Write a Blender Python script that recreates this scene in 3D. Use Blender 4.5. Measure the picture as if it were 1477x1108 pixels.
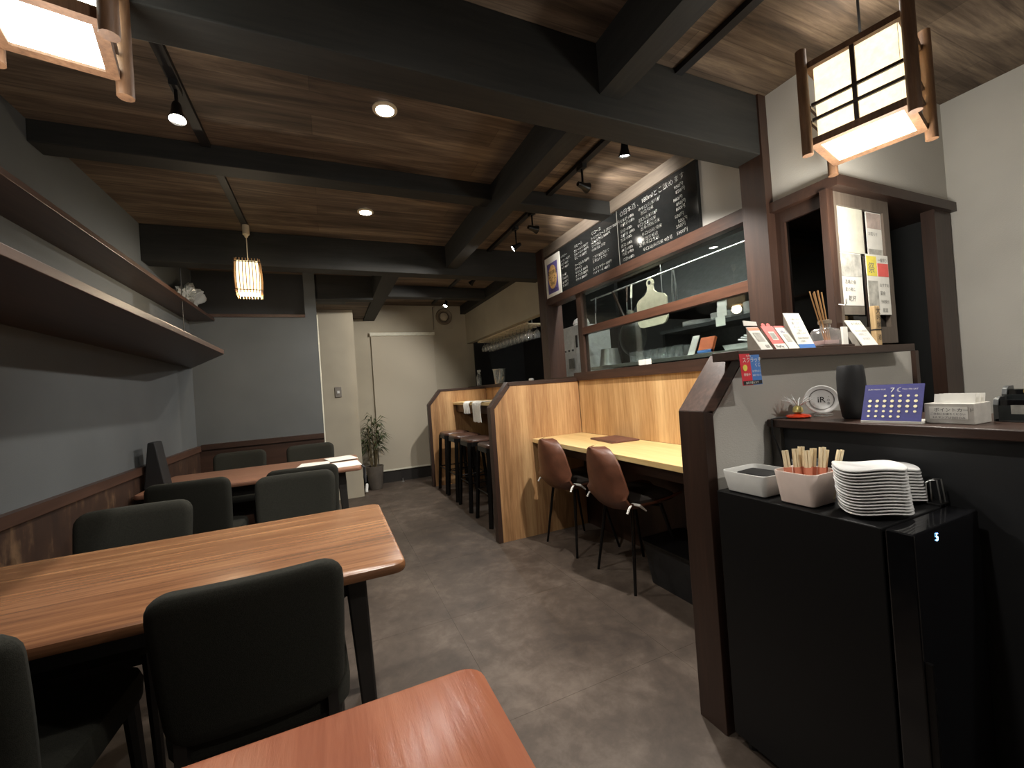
import bpy, bmesh, math, random
from mathutils import Vector, Matrix
random.seed(7)
for o in list(bpy.data.objects): bpy.data.objects.remove(o)
SC = bpy.context.scene
COL = SC.collection
PI = math.pi
R = math.radians

# ------------------------------------------------------------------ camera
F = 598.4; YAW, PIT, ROLL = R(23.80), R(.521), R(-4.01); CAMZ = 1.15
fwd = Vector((math.sin(YAW)*math.cos(PIT), math.cos(YAW)*math.cos(PIT), math.sin(PIT)))
rgt = Vector((math.cos(YAW), -math.sin(YAW), 0)); upv = rgt.cross(fwd)
r2 = math.cos(ROLL)*rgt + math.sin(ROLL)*upv
u2 = -math.sin(ROLL)*rgt + math.cos(ROLL)*upv
cam = bpy.data.objects.new('camera', bpy.data.cameras.new('camera')); COL.objects.link(cam)
cam.data.sensor_fit = 'HORIZONTAL'; cam.data.sensor_width = 36; cam.data.lens = F/1477*36
cam.data.clip_start = .02
cam.matrix_world = Matrix(((r2.x, u2.x, -fwd.x, 0), (r2.y, u2.y, -fwd.y, 0), (r2.z, u2.z, -fwd.z, CAMZ), (0, 0, 0, 1)))
SC.camera = cam
SC.cycles.transparent_max_bounces = 64

# ------------------------------------------------------------------ world, exposure
w = bpy.data.worlds.new('night'); SC.world = w; w.use_nodes = True
w.node_tree.nodes['Background'].inputs[0].default_value = (.02, .022, .026, 1)
w.node_tree.nodes['Background'].inputs[1].default_value = .2
vs = SC.view_settings
vs.view_transform = 'Standard'; vs.look = 'None'; vs.gamma = 1; vs.use_curve_mapping = False
vs.exposure = 1.38

# ------------------------------------------------------------------ colour + materials
def lin(c):
    return tuple(((v/255)/12.92 if v/255 <= .04045 else ((v/255+.055)/1.055)**2.4) for v in c)+(1,)
MATS = {}
def base(name, rough=.5, metal=0, spec=.5):
    m = bpy.data.materials.new(name); m.use_nodes = True; MATS[name] = m
    b = m.node_tree.nodes['Principled BSDF']
    b.inputs['Roughness'].default_value = rough; b.inputs['Metallic'].default_value = metal
    b.inputs['Specular IOR Level'].default_value = spec
    return m, m.node_tree, b
def coords(nt, scale=(1, 1, 1), rot=(0, 0, 0)):
    tc = nt.nodes.new('ShaderNodeTexCoord'); mp = nt.nodes.new('ShaderNodeMapping')
    mp.inputs['Scale'].default_value = scale; mp.inputs['Rotation'].default_value = rot
    nt.links.new(tc.outputs['Object'], mp.inputs['Vector']); return mp.outputs['Vector']
def noise(nt, vec, scale, detail=4, rough=.55, dist=0):
    n = nt.nodes.new('ShaderNodeTexNoise'); n.inputs['Scale'].default_value = scale
    n.inputs['Detail'].default_value = detail; n.inputs['Roughness'].default_value = rough; n.inputs['Distortion'].default_value = dist
    nt.links.new(vec, n.inputs['Vector']); return n.outputs['Fac']
def ramp(nt, fac, stops):
    r = nt.nodes.new('ShaderNodeValToRGB'); e = r.color_ramp.elements
    while len(e) < len(stops): e.new(.5)
    for i, (p, c) in enumerate(stops): e[i].position = p; e[i].color = lin(c)
    nt.links.new(fac, r.inputs['Fac']); return r.outputs['Color']
def bump(nt, b, h, strength=.2, dist=.01):
    n = nt.nodes.new('ShaderNodeBump'); n.inputs['Strength'].default_value = strength; n.inputs['Distance'].default_value = dist
    nt.links.new(h, n.inputs['Height']); nt.links.new(n.outputs['Normal'], b.inputs['Normal'])
def plain(name, c, rough=.5, metal=0, var=.06, nscale=30, bmp=0, spec=.5, bscale=None, emis=None):
    m, nt, b = base(name, rough, metal, spec)
    v = coords(nt); f = noise(nt, v, nscale)
    lo = tuple(max(0, x*(1-var)) for x in c); hi = tuple(min(255, x*(1+var)) for x in c)
    nt.links.new(ramp(nt, f, [(.3, lo), (.7, hi)]), b.inputs['Base Color'])
    if bmp: bump(nt, b, noise(nt, v, bscale or nscale*3, 3), bmp, .004)
    if emis:
        b.inputs['Emission Color'].default_value = lin(c); b.inputs['Emission Strength'].default_value = emis
    return m
def wood(name, cols, axis='X', scale=6, stretch=14, rough=.45, bmp=.12, spec=.5, wide=.6):
    m, nt, b = base(name, rough, 0, spec)
    s = [scale*1.0]*3; s['XYZ'.index(axis)] = scale/stretch
    v = coords(nt, s)
    big = noise(nt, v, wide, 3, .5, .6); fine = noise(nt, v, 7, 6, .65, .3)
    mx = nt.nodes.new('ShaderNodeMix'); mx.data_type = 'FLOAT'; mx.inputs[0].default_value = .45
    nt.links.new(big, mx.inputs[2]); nt.links.new(fine, mx.inputs[3])
    n = len(cols); st = [(.34+.32*i/(n-1), c) for i, c in enumerate(cols)]
    nt.links.new(ramp(nt, mx.outputs[0], st), b.inputs['Base Color'])
    if bmp: bump(nt, b, fine, bmp, .003)
    return m
def emit(name, c, strength):
    m, nt, b = base(name, .6)
    v = coords(nt); f = noise(nt, v, 40)
    col = ramp(nt, f, [(.3, tuple(x*.96 for x in c)), (.7, c)])
    nt.links.new(col, b.inputs['Base Color']); nt.links.new(col, b.inputs['Emission Color'])
    b.inputs['Emission Strength'].default_value = strength; return m
def glassy(name, tint=(235, 240, 240), refl=.12, rough=.03, power=4.0, haze=0):
    m = bpy.data.materials.new(name); m.use_nodes = True; nt = m.node_tree; MATS[name] = m
    for n in list(nt.nodes):
        if n.type == 'BSDF_PRINCIPLED': nt.nodes.remove(n)
    out = [n for n in nt.nodes if n.type == 'OUTPUT_MATERIAL'][0]
    tr = nt.nodes.new('ShaderNodeBsdfTransparent'); tr.inputs[0].default_value = lin(tint)
    gl = nt.nodes.new('ShaderNodeBsdfGlossy'); gl.inputs['Roughness'].default_value = rough
    lw = nt.nodes.new('ShaderNodeLayerWeight'); lw.inputs[0].default_value = .5
    fr = nt.nodes.new('ShaderNodeMath'); fr.operation = 'POWER'; fr.inputs[1].default_value = power
    nt.links.new(lw.outputs['Facing'], fr.inputs[0])
    ad = nt.nodes.new('ShaderNodeMath'); ad.operation = 'ADD'; ad.inputs[1].default_value = refl; ad.use_clamp = True
    nt.links.new(fr.outputs[0], ad.inputs[0])
    mx = nt.nodes.new('ShaderNodeMixShader')
    nt.links.new(ad.outputs[0], mx.inputs[0]); nt.links.new(tr.outputs[0], mx.inputs[1]); nt.links.new(gl.outputs[0], mx.inputs[2])
    if haze:
        df = nt.nodes.new('ShaderNodeBsdfDiffuse'); df.inputs[0].default_value = lin((236, 240, 240)); m2 = nt.nodes.new('ShaderNodeMixShader'); m2.inputs[0].default_value = haze
        nt.links.new(mx.outputs[0], m2.inputs[1]); nt.links.new(df.outputs[0], m2.inputs[2]); mx = m2
    nt.links.new(mx.outputs[0], out.inputs['Surface']); return m

# wallpaper with woven relief
def wallpaper(name, c, rough=.85, s=120, strength=.25):
    m, nt, b = base(name, rough, 0, .25)
    v = coords(nt); f = noise(nt, v, 3, 2)
    nt.links.new(ramp(nt, f, [(.3, tuple(x*.97 for x in c)), (.7, tuple(min(255, x*1.03) for x in c))]), b.inputs['Base Color'])
    v2 = coords(nt, (s, s, s*2.2)); bump(nt, b, noise(nt, v2, 1, 3), strength, .003); return m
M_WHITE = wallpaper('grey_white_wallpaper', (190, 187, 180))
M_BEIGE = wallpaper('beige_wallpaper', (168, 160, 143))
M_BLUE = wallpaper('slate_blue_wallpaper', (88, 91, 92), .75, 160, .15)
M_CREAM = plain('cream_sheet', (208, 206, 190), .8, 0, .03)
M_BEAM = wood('black_stained_timber', [(29, 29, 28), (38, 38, 36), (48, 46, 43)], 'X', 8, 12, .7, .2, .3)
M_BEAMY = wood('black_stained_timber_lengthwise', [(29, 29, 28), (38, 38, 36), (48, 46, 43)], 'Y', 8, 12, .7, .2, .3)
M_DARKW = wood('dark_walnut_vertical', [(41, 27, 21), (52, 35, 27), (66, 45, 35)], 'Z', 9, 16, .42, .15)
M_DARKWX = wood('dark_walnut_crosswise', [(41, 27, 21), (52, 35, 27), (66, 45, 35)], 'X', 9, 16, .42, .15)
M_DARKWY = wood('dark_walnut_lengthwise', [(41, 27, 21), (54, 36, 28), (70, 47, 36)], 'Y', 9, 16, .38, .15)
M_SHELF = wood('red_brown_shelf_board', [(54, 37, 30), (68, 48, 39), (84, 60, 48)], 'Y', 8, 16, .4, .1)
M_SHELFD = wood('umber_shelf_board', [(44, 31, 26), (54, 39, 32), (66, 48, 40)], 'Y', 8, 16, .4, .1)
M_OAK = wood('honey_oak_panel', [(116, 82, 50), (160, 120, 80), (194, 156, 110)], 'Z', 9, 18, .5, .06)
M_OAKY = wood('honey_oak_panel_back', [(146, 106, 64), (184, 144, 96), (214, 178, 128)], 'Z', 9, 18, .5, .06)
M_DESK = wood('pale_oak_desk', [(196, 164, 108), (212, 182, 126), (224, 198, 146)], 'Y', 6, 14, .45, .06)
M_TABLE = wood('orange_brown_tabletop', [(84, 54, 36), (128, 88, 59), (168, 126, 88)], 'X', 7, 22, .27, .08)
M_TABLEN = wood('reddish_gloss_tabletop', [(122, 68, 48), (138, 82, 60), (156, 100, 76)], 'Y', 7, 12, .22, .35)
M_TABLE2 = wood('dusky_tabletop', [(110, 76, 60), (138, 100, 80), (166, 126, 104)], 'X', 7, 22, .33, .05)
M_BLKW = wood('black_wood', [(20, 18, 17), (28, 25, 23), (36, 32, 29)], 'Z', 10, 14, .5, .05)
M_FABRIC = plain('dark_green_fabric', (38, 38, 33), .95, 0, .12, 220, .3, .2)
M_LEATHER = plain('brown_leatherette', (94, 58, 42), .42, 0, .1, 14, .08)
M_BLKMET = plain('black_metal', (26, 25, 25), .35, .6, .05)
M_BLACK = plain('matte_black', (22, 22, 23), .6)
M_GLOSSB = plain('gloss_black', (16, 16, 18), .08, 0, .03)
M_FRIDGE = plain('satin_black_steel', (12, 12, 13), .5, 0, .05, 60, .05, .3)
M_NAVY = plain('dark_slate_panel', (31, 32, 34), .65, 0, .05, 20, .05)
M_STEEL = plain('brushed_steel', (190, 190, 188), .3, .9, .05)
M_STEELD = plain('dull_dark_steel', (92, 94, 94), .35, .8, .08)
M_WPLAST = plain('white_plastic', (214, 214, 210), .45, 0, .02)
M_PPLAST = plain('blush_white_plastic', (222, 204, 194), .45, 0, .02)
M_CERAM = plain('white_porcelain', (214, 214, 212), .2, 0, .03)
M_PAPER = plain('white_paper', (226, 224, 216), .8, 0, .02)
M_PAPERG = plain('grey_print_paper', (170, 168, 160), .8, 0, .22, 18)
M_RED = plain('coral_red_print', (226, 98, 92), .6, 0, .03)
M_ORANGE = plain('orange_print', (232, 120, 70), .6, 0, .05)
M_BLUEP = plain('blue_print', (70, 120, 190), .6, 0, .03)
M_CRIMSON = plain('crimson_print', (214, 48, 62), .5, 0, .03)
M_YELLOW = plain('yellow_print', (226, 210, 90), .7, 0, .05)
M_PURPLE = plain('violet_print', (92, 82, 140), .6, 0, .1, 20)
M_GOLD = plain('amber_print', (206, 166, 108), .6, 0, .2, 30)
M_INK = plain('dark_ink', (30, 28, 28), .8, 0, .02)
M_GINK = plain('grey_ink', (120, 118, 114), .8, 0, .05)
M_CHALK = plain('white_chalk', (230, 230, 224), .9, 0, .08, 90)
M_BOARD = plain('chalkboard', (28, 29, 29), .11, 0, .1, 6, spec=.35)
M_BAMBOO = wood('bamboo', [(150, 112, 72), (178, 138, 92), (200, 160, 112)], 'Z', 12, 10, .5, .05)
M_RUSTIC = wood('lantern_log', [(84, 60, 42), (112, 82, 58), (138, 104, 76)], 'Z', 14, 8, .6, .2)
M_CHOP = plain('pale_chopstick_wood', (232, 214, 176), .6, 0, .05)
M_SLEEVE = plain('chopstick_wrap_red', (206, 126, 98), .6, 0, .05)
M_LEAF = plain('palm_leaf', (58, 66, 40), .5, 0, .25, 20)
M_STEM = plain('palm_stem', (84, 74, 50), .7, 0, .2, 30)
M_POT = plain('smoky_pot', (92, 86, 80), .3, 0, .1, 10)
M_TOWEL = plain('white_towel', (228, 226, 220), .95, 0, .04, 120, .4)
M_GLASS = glassy('clear_glass', (250, 252, 252), .12, .10, 2.0, .05)
M_PANE = glassy('window_glass', (226, 232, 230), .03, .01)
M_DPANE = glassy('smoked_glass', (70, 72, 66), .05, .03)
M_BAG = glassy('clear_plastic', (232, 232, 222), .4, .30, 2.0, .22)
M_SILVER = plain('silver_tinsel', (232, 234, 234), .3, 0, .03)
M_VENT = plain('warm_grey_metal', (120, 108, 92), .5, .2, .05)
M_TRACKW = plain('ivory_socket', (206, 192, 164), .5, 0, .03)
M_LENS = emit('lamp_lens', (255, 250, 240), 60)
M_LENSB = emit('spot_lens', (255, 248, 232), 45)
m, nt, b = base('lit_lantern_paper', .9, 0, .1)
b.inputs['Emission Strength'].default_value = .34
col_ = ramp(nt, noise(nt, coords(nt), 60), [(.3, (250, 242, 220)), (.7, (255, 250, 236))])
nt.links.new(col_, b.inputs['Base Color']); nt.links.new(col_, b.inputs['Emission Color'])
tl = nt.nodes.new('ShaderNodeBsdfTranslucent'); nt.links.new(col_, tl.inputs['Color'])
ms = nt.nodes.new('ShaderNodeMixShader'); ms.inputs[0].default_value = .55
nt.links.new(b.outputs[0], ms.inputs[1]); nt.links.new(tl.outputs[0], ms.inputs[2])
nt.links.new(ms.outputs[0], [n for n in nt.nodes if n.type == 'OUTPUT_MATERIAL'][0].inputs['Surface']); M_PAPERL = m
M_PAPERL2 = emit('lit_lantern_paper_cool', (246, 250, 238), 2.5)
M_SLATL = emit('lit_slat_liner', (255, 236, 190), 1.1)
M_LED = emit('blue_led', (120, 180, 255), 8)
M_SALT = plain('pinkish_oil', (220, 180, 176), .3)

# floor tile: mottled stone-look vinyl
m, nt, b = base('stone_vinyl_tile', .5, 0, .4)
v = coords(nt); n1 = noise(nt, v, 2.2, 5, .62, .5); n2 = noise(nt, v, 9, 6, .7, .3)
mx = nt.nodes.new('ShaderNodeMix'); mx.data_type = 'FLOAT'; mx.inputs[0].default_value = .45
nt.links.new(n1, mx.inputs[2]); nt.links.new(n2, mx.inputs[3])
nt.links.new(ramp(nt, mx.outputs[0], [(.36, (56, 48, 42)), (.5, (74, 64, 56)), (.64, (98, 87, 78))]), b.inputs['Base Color'])
bump(nt, b, n2, .08, .004); M_TILE = m
# ceiling: printed rustic boards, grain along X
m, nt, b = base('rustic_board_paper', .7, 0, .3)
v = coords(nt, (1.1, 9, 9)); n1 = noise(nt, v, 1, 5, .6, 1.2); n2 = noise(nt, coords(nt, (3, 70, 70)), 1, 5, .7, .4)
tc = nt.nodes.new('ShaderNodeTexCoord'); br = nt.nodes.new('ShaderNodeTexBrick')
br.inputs['Scale'].default_value = 1; br.inputs['Mortar Size'].default_value = .002; br.inputs['Brick Width'].default_value = 1.3; br.inputs['Row Height'].default_value = .15
br.inputs['Color1'].default_value = (.38, .38, .38, 1); br.inputs['Color2'].default_value = (.62, .62, .62, 1); br.inputs['Mortar'].default_value = (.3, .3, .3, 1); br.offset = .37
nt.links.new(tc.outputs['Object'], br.inputs['Vector'])
mx = nt.nodes.new('ShaderNodeMix'); mx.data_type = 'FLOAT'; mx.inputs[0].default_value = .35
nt.links.new(n1, mx.inputs[2]); nt.links.new(n2, mx.inputs[3])
mx2 = nt.nodes.new('ShaderNodeMix'); mx2.data_type = 'FLOAT'; mx2.inputs[0].default_value = .25
nt.links.new(mx.outputs[0], mx2.inputs[2]); nt.links.new(br.outputs['Color'], mx2.inputs[3])
nt.links.new(ramp(nt, mx2.outputs[0], [(.36, (54, 45, 38)), (.47, (86, 73, 61)), (.56, (116, 100, 84)), (.66, (150, 132, 110))]), b.inputs['Base Color'])
bump(nt, b, n2, .15, .003); M_CEIL = m
# wainscot: worn dark board
m, nt, b = base('worn_wainscot', .55, 0, .4)
v = coords(nt, (9, 9, 1.2)); n1 = noise(nt, v, 2, 5, .6, .5); n2 = noise(nt, coords(nt, (5, 5, 5)), 1, 5, .7)
mx = nt.nodes.new('ShaderNodeMix'); mx.data_type = 'FLOAT'; mx.inputs[0].default_value = .5
nt.links.new(n1, mx.inputs[2]); nt.links.new(n2, mx.inputs[3])
nt.links.new(ramp(nt, mx.outputs[0], [(.38, (44, 30, 24)), (.54, (58, 40, 30)), (.66, (104, 80, 58))]), b.inputs['Base Color']); M_WAINS = m

# ------------------------------------------------------------------ mesh helpers
def wmat(o):
    mt = Matrix.Identity(4)
    while o: mt = o.matrix_basis @ mt; o = o.parent
    return mt
def rr(wd, dp, r, n=4, cx=0, cy=0):
    r = min(r, wd/2-1e-5, dp/2-1e-5); out = []
    for k, (sx, sy) in enumerate(((1, 1), (-1, 1), (-1, -1), (1, -1))):
        for i in range(n+1):
            a = k*PI/2+i/n*PI/2
            out.append((cx+sx*(wd/2-r)+r*math.cos(a), cy+sy*(dp/2-r)+r*math.sin(a)))
    return out
class MB:
    def __init__(s): s.v = []; s.f = []
    def box(s, x0, x1, y0, y1, z0, z1):
        b = len(s.v); s.v += [(x, y, z) for z in (z0, z1) for y in (y0, y1) for x in (x0, x1)]
        s.f += [tuple(b+i for i in q) for q in ((0, 2, 3, 1), (4, 5, 7, 6), (0, 1, 5, 4), (2, 6, 7, 3), (0, 4, 6, 2), (1, 3, 7, 5))]; return s
    def loft(s, rings, cap=True, closed=True):
        b = len(s.v); n = len(rings[0])
        for r in rings: s.v += [tuple(p) for p in r]
        for j in range(len(rings)-1):
            for i in range(n if closed else n-1):
                k = (i+1) % n; s.f.append((b+j*n+i, b+j*n+k, b+(j+1)*n+k, b+(j+1)*n+i))
        if cap:
            s.f.append(tuple(b+i for i in reversed(range(n)))); s.f.append(tuple(b+(len(rings)-1)*n+i for i in range(n)))
        return s
    def tube(s, pts, rad, n=8, cap=True):
        pts = [Vector(p) for p in pts]; rings = []
        rads = rad if isinstance(rad, (list, tuple)) else [rad]*len(pts)
        for i, p in enumerate(pts):
            t = (pts[min(i+1, len(pts)-1)]-pts[max(i-1, 0)]).normalized()
            a = t.cross(Vector((0, 0, 1)))
            if a.length < .05: a = t.cross(Vector((1, 0, 0)))
            a.normalize(); c = t.cross(a)
            rings.append([p+(a*math.cos(2*PI*k/n)+c*math.sin(2*PI*k/n))*rads[i] for k in range(n)])
        return s.loft(rings, cap)
    def lathe(s, prof, c=(0, 0, 0), n=20, cap=False, axis=None):
        rings = []
        ax = Vector(axis).normalized() if axis else Vector((0, 0, 1))
        a = ax.cross(Vector((0, 1, 0)) if abs(ax.y) < .9 else Vector((1, 0, 0))).normalized(); d = ax.cross(a)
        for r, h in prof:
            rings.append([Vector(c)+ax*h+(a*math.cos(2*PI*k/n)+d*math.sin(2*PI*k/n))*max(r, 1e-5) for k in range(n)])
        return s.loft(rings, cap)
    def prism(s, poly, plane, t0, t1):
        # poly in 2D; plane 'XY','XZ','YZ' extruded along the missing axis
        def P(a, c, t): return {'XY': (a, c, t), 'XZ': (a, t, c), 'YZ': (t, a, c)}[plane]
        return s.loft([[P(a, c, t0) for a, c in poly], [P(a, c, t1) for a, c in poly]])
    def bar(s, p0, p1, wd, ht, up=(0, 0, 1)):
        p0, p1 = Vector(p0), Vector(p1); t = (p1-p0).normalized(); u = Vector(up)
        a = t.cross(u).normalized(); c = a.cross(t)
        return s.loft([[p+a*x*wd/2+c*y*ht/2 for x, y in ((-1, -1), (1, -1), (1, 1), (-1, 1))] for p in (p0, p1)])
    def quad(s, p):
        b = len(s.v); s.v += [tuple(q) for q in p]; s.f.append(tuple(range(b, b+len(p)))); return s
    def rbox(s, wd, dp, z0, z1, r, e=.004, cx=0, cy=0, n=4):
        rg = []
        for z, k in ((z0, e), (z0+e*.3, e*.3), (z0+e, 0), (z1-e, 0), (z1-e*.3, e*.3), (z1, e)):
            rg.append([(x, y, z) for x, y in rr(wd-2*k, dp-2*k, max(r-k, .001), n, cx, cy)])
        return s.loft(rg)
    def build(s, name, mat, parent=None, bev=0, smooth=False, xf=None):
        me = bpy.data.meshes.new(name); vv = s.v
        if xf is not None: vv = [tuple(xf @ Vector(p)) for p in vv]
        if parent is not None:
            inv = wmat(parent).inverted(); vv = [tuple(inv @ Vector(p)) for p in vv]
        me.from_pydata(vv, [], s.f); bm = bmesh.new(); bm.from_mesh(me)
        bmesh.ops.recalc_face_normals(bm, faces=bm.faces)
        if bev: bmesh.ops.bevel(bm, geom=list(bm.edges), offset=bev, segments=2, profile=.5, affect='EDGES', clamp_overlap=True)
        bm.to_mesh(me); bm.free()
        if smooth:
            for p in me.polygons: p.use_smooth = True
            try: me.set_sharp_from_angle(angle=R(38))
            except Exception: pass
        me.materials.append(mat)
        o = bpy.data.objects.new(name, me); COL.objects.link(o); o.parent = parent
        return o
def lab(o, label, cat=None, group=None, kind=None):
    o['label'] = label
    if cat: o['category'] = cat
    if group: o['group'] = group
    if kind: o['kind'] = kind
    return o
def thing(name, label, cat, loc=(0, 0, 0), rz=0, group=None):
    o = bpy.data.objects.new(name, None); COL.objects.link(o); o.empty_display_size = .05
    o.location = loc; o.rotation_euler = (0, 0, rz)
    o.matrix_basis = Matrix.Translation(loc) @ Matrix.Rotation(rz, 4, 'Z')
    return lab(o, label, cat, group)
def struct(o, label=None):
    o['kind'] = 'structure'
    if label: o['label'] = label
    return o
def dup(o, parent=None):
    c = o.copy(); COL.objects.link(c); c.parent = parent
    for ch in list(o.children): dup(ch, c)
    return c
ORD = ['first', 'second', 'third', 'fourth', 'fifth', 'sixth', 'seventh', 'eighth', 'ninth', 'tenth', 'eleventh', 'twelfth', 'thirteenth', 'fourteenth']
def NTH(i, n): return 'rightmost' if i == 0 else 'leftmost' if i == n-1 else ORD[i]+' from the right'
def put(o, loc, rz=0):
    o.location = loc; o.rotation_euler = (0, 0, rz); return o
def lettering(items, O, U, V, mat, parent, name='lettering', off=.0012, thin=0):
    # items: (string, u, v, size) in the plane O + u*U + v*V
    O, U, V = Vector(O), Vector(U).normalized(), Vector(V).normalized(); N = U.cross(V)
    mb = MB()
    for it in items:
        st, u, v, size = it[:4]; al = it[4] if len(it) > 4 else 'LEFT'
        cu = bpy.data.curves.new('t', 'FONT'); cu.body = st; cu.size = size; cu.align_x = al; cu.resolution_u = 2
        cu.fill_mode = 'FRONT'; cu.offset = thin*size
        ob = bpy.data.objects.new('t', cu); COL.objects.link(ob)
        bpy.context.view_layer.update()
        me = ob.to_mesh(); b = len(mb.v)
        mb.v += [tuple(O+U*(u+p.co.x)+V*(v+p.co.y)+N*off) for p in me.vertices]
        mb.f += [tuple(b+i for i in p.vertices) for p in me.polygons]
        ob.to_mesh_clear(); bpy.data.objects.remove(ob); bpy.data.curves.remove(cu)
    me = bpy.data.meshes.new(name); inv = wmat(parent).inverted()
    me.from_pydata([tuple(inv @ Vector(p)) for p in mb.v], [], mb.f); me.materials.append(mat)
    o = bpy.data.objects.new(name, me); COL.objects.link(o); o.parent = parent; return o
def lamp(kind, name, loc, energy, col=(1, .95, .88), parent=None, aim=None, size=.03, spot=100, blend=.5):
    l = bpy.data.lights.new(name, kind); l.energy = energy; l.color = col
    if kind in ('POINT', 'SPOT'): l.shadow_soft_size = size
    if kind == 'SPOT': l.spot_size = R(spot); l.spot_blend = blend
    o = bpy.data.objects.new(name, l); COL.objects.link(o)
    mt = Matrix.Translation(loc)
    if aim is not None:
        d = (Vector(aim)-Vector(loc)).normalized(); mt = mt @ d.to_track_quat('-Z', 'Y').to_matrix().to_4x4()
    if parent is not None:
        o.parent = parent; mt = wmat(parent).inverted() @ mt
    o.matrix_basis = mt; return o

# ------------------------------------------------------------------ room constants
CZ = 2.39; XL = -1.067; X1 = 1.886; XR = 2.825; YB = 5.81; YN = .97; YBL = 4.38; YF = -1.8; XK = 3.5

# ------------------------------------------------------------------ setting
fl = struct(MB().box(XL-.1, XK+.1, YF-.1, YB+.1, -.1, -.006).build('floor', plain('dark_joint', (52, 45, 39), .8)), 'dark mottled stone-look tile floor')
tm = None; TS = .74
for ix in range(-2, 5):
    for iy in range(-3, 9):
        x0 = .50+(ix)*TS; y0 = 2.10+(iy-4)*TS
        x1, y1 = min(x0+TS, XK), min(y0+TS, YB)
        x0, y0 = max(x0, XL), max(y0, YF)
        if x1-x0 < .05 or y1-y0 < .05: continue
        q = MB().box(x0+.0004, x1-.0004, y0+.0004, y1-.0004, -.006, 0).build('floor_tile', M_TILE, fl)
struct(MB().box(XL-.1, XK+.1, YF-.1, YB+.1, CZ, CZ+.1).build('ceiling', M_CEIL), 'ceiling of rustic printed brown boards')
struct(MB().box(-1.0, .47, 4.56, YB, 2.2, CZ).build('ceiling_lowered', M_CEIL), 'lowered board ceiling over the back passage')
# left wall
struct(MB().box(XL-.1, XL, YF, YBL+.3, 0, CZ).build('wall_left', M_BLUE), 'slate blue wall beside the dining tables')
# blue wall across, with a high dark recess
wb = struct(MB().box(XL, -.067, YBL, YBL+.1, 0, 1.955).box(-.165, -.067, YBL, YBL+.1, 1.955, CZ).box(XL, -.165, YBL+.1, YBL+.14, 1.9, CZ).build('wall_blue', M_BLUE), 'slate blue wall at the end of the table row')
MB().box(XL+.01, -.165, YBL+.094, YBL+.0995, 1.96, CZ).build('recess_back', M_NAVY, wb)
struct(MB().box(XL, -.165, YBL-.02, YBL+.09, 1.955, 1.98).build('trim_1', M_SHELF), 'thin brown ledge under the dark recess')
struct(MB().box(-.067, -.059, YBL+.001, YBL+.1, 0, 1.98).build('trim_2', M_CREAM), 'pale edge strip on the end of the blue wall')
# wainscot
struct(MB().box(XL, XL+.02, YF, YBL, 0, .79).build('wall_wainscot_left', M_WAINS), 'worn brown wainscot below the left wall')
struct(MB().box(XL, XL+.035, YF, YBL, .79, .835).build('trim_3', M_SHELF), 'brown rail on top of the left wainscot')
struct(MB().box(XL, -.067, YBL-.02, YBL, 0, .80).build('wall_wainscot_back', M_DARKWX), 'dark brown wainscot below the blue wall')
struct(MB().box(XL+.035, -.067, YBL-.035, YBL, .80, .845).build('trim_4', M_DARKWX), 'dark rail on top of the back wainscot')
# back walls
struct(MB().box(-1.0, .307, 5.2, YB, 0, 2.2).build('wall_column', M_BEIGE), 'cream wall block with the light switch')
struct(MB().box(XL-.1, XK+.1, YB, YB+.1, 0, CZ).build('wall_back', M_BEIGE), 'beige back wall behind the roller blind')
struct(MB().box(.307, X1, YB-.02, YB, 0, .14).build('baseboard_back', M_BLKW), 'black baseboard of the back wall')
struct(MB().box(XL-.1, XL, YBL+.3, YB, 0, CZ).build('wall_passage_left', M_BEIGE))
# right side
struct(MB().box(XR, XR+.1, YF, YN+.045, 0, CZ).build('wall_right', M_WHITE), 'plain grey white wall at the right')
struct(MB().box(XL-.1, XR+.1, YF-.1, YF, 0, CZ).build('wall_front', M_WHITE))
struct(MB().box(X1, XR, YN, YN+.08, 1.895, CZ).box(X1, X1+.08, YN+.08, 1.215, 1.895, CZ).build('wall_register', M_WHITE), 'grey white wall above the dark lintel shelf')
struct(MB().box(X1, X1+.08, 1.325, 1.595, 1.93, 2.30).box(X1+.02, X1+.08, 1.595, 3.29, 1.93, CZ).build('wall_kitchen_upper', M_WHITE), 'white wall strip beside the chalkboard')
struct(MB().box(X1, X1+.08, 3.41, YB, 1.84, 2.272).build('wall_bar_upper', M_BEIGE), 'beige wall band over the bar opening')
# kitchen low wall with oak cladding
wk = struct(MB().box(X1, X1+.1, 1.075, YB, 0, 1.17).build('wall_kitchen_lower', M_DARKW), 'low kitchen wall behind the desks')
MB().box(X1-.012, X1, 1.075, 2.895, .746, 1.17).build('oak_panel', M_OAKY, wk)
MB().box(X1-.012, X1, 2.97, 5.105, 1.021, 1.17).build('oak_panel', M_OAK, wk)
struct(MB().box(X1-.03, X1+.13, 1.075, 2.93, 1.17, 1.235).build('trim_5', M_DARKWY), 'dark wooden sill of the kitchen pass window')
struct(MB().box(X1-.03, X1+.14, 2.93, YB, 1.17, 1.21).build('trim_6', M_DARKWY), 'dark wooden cap above the bar counter')
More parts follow.
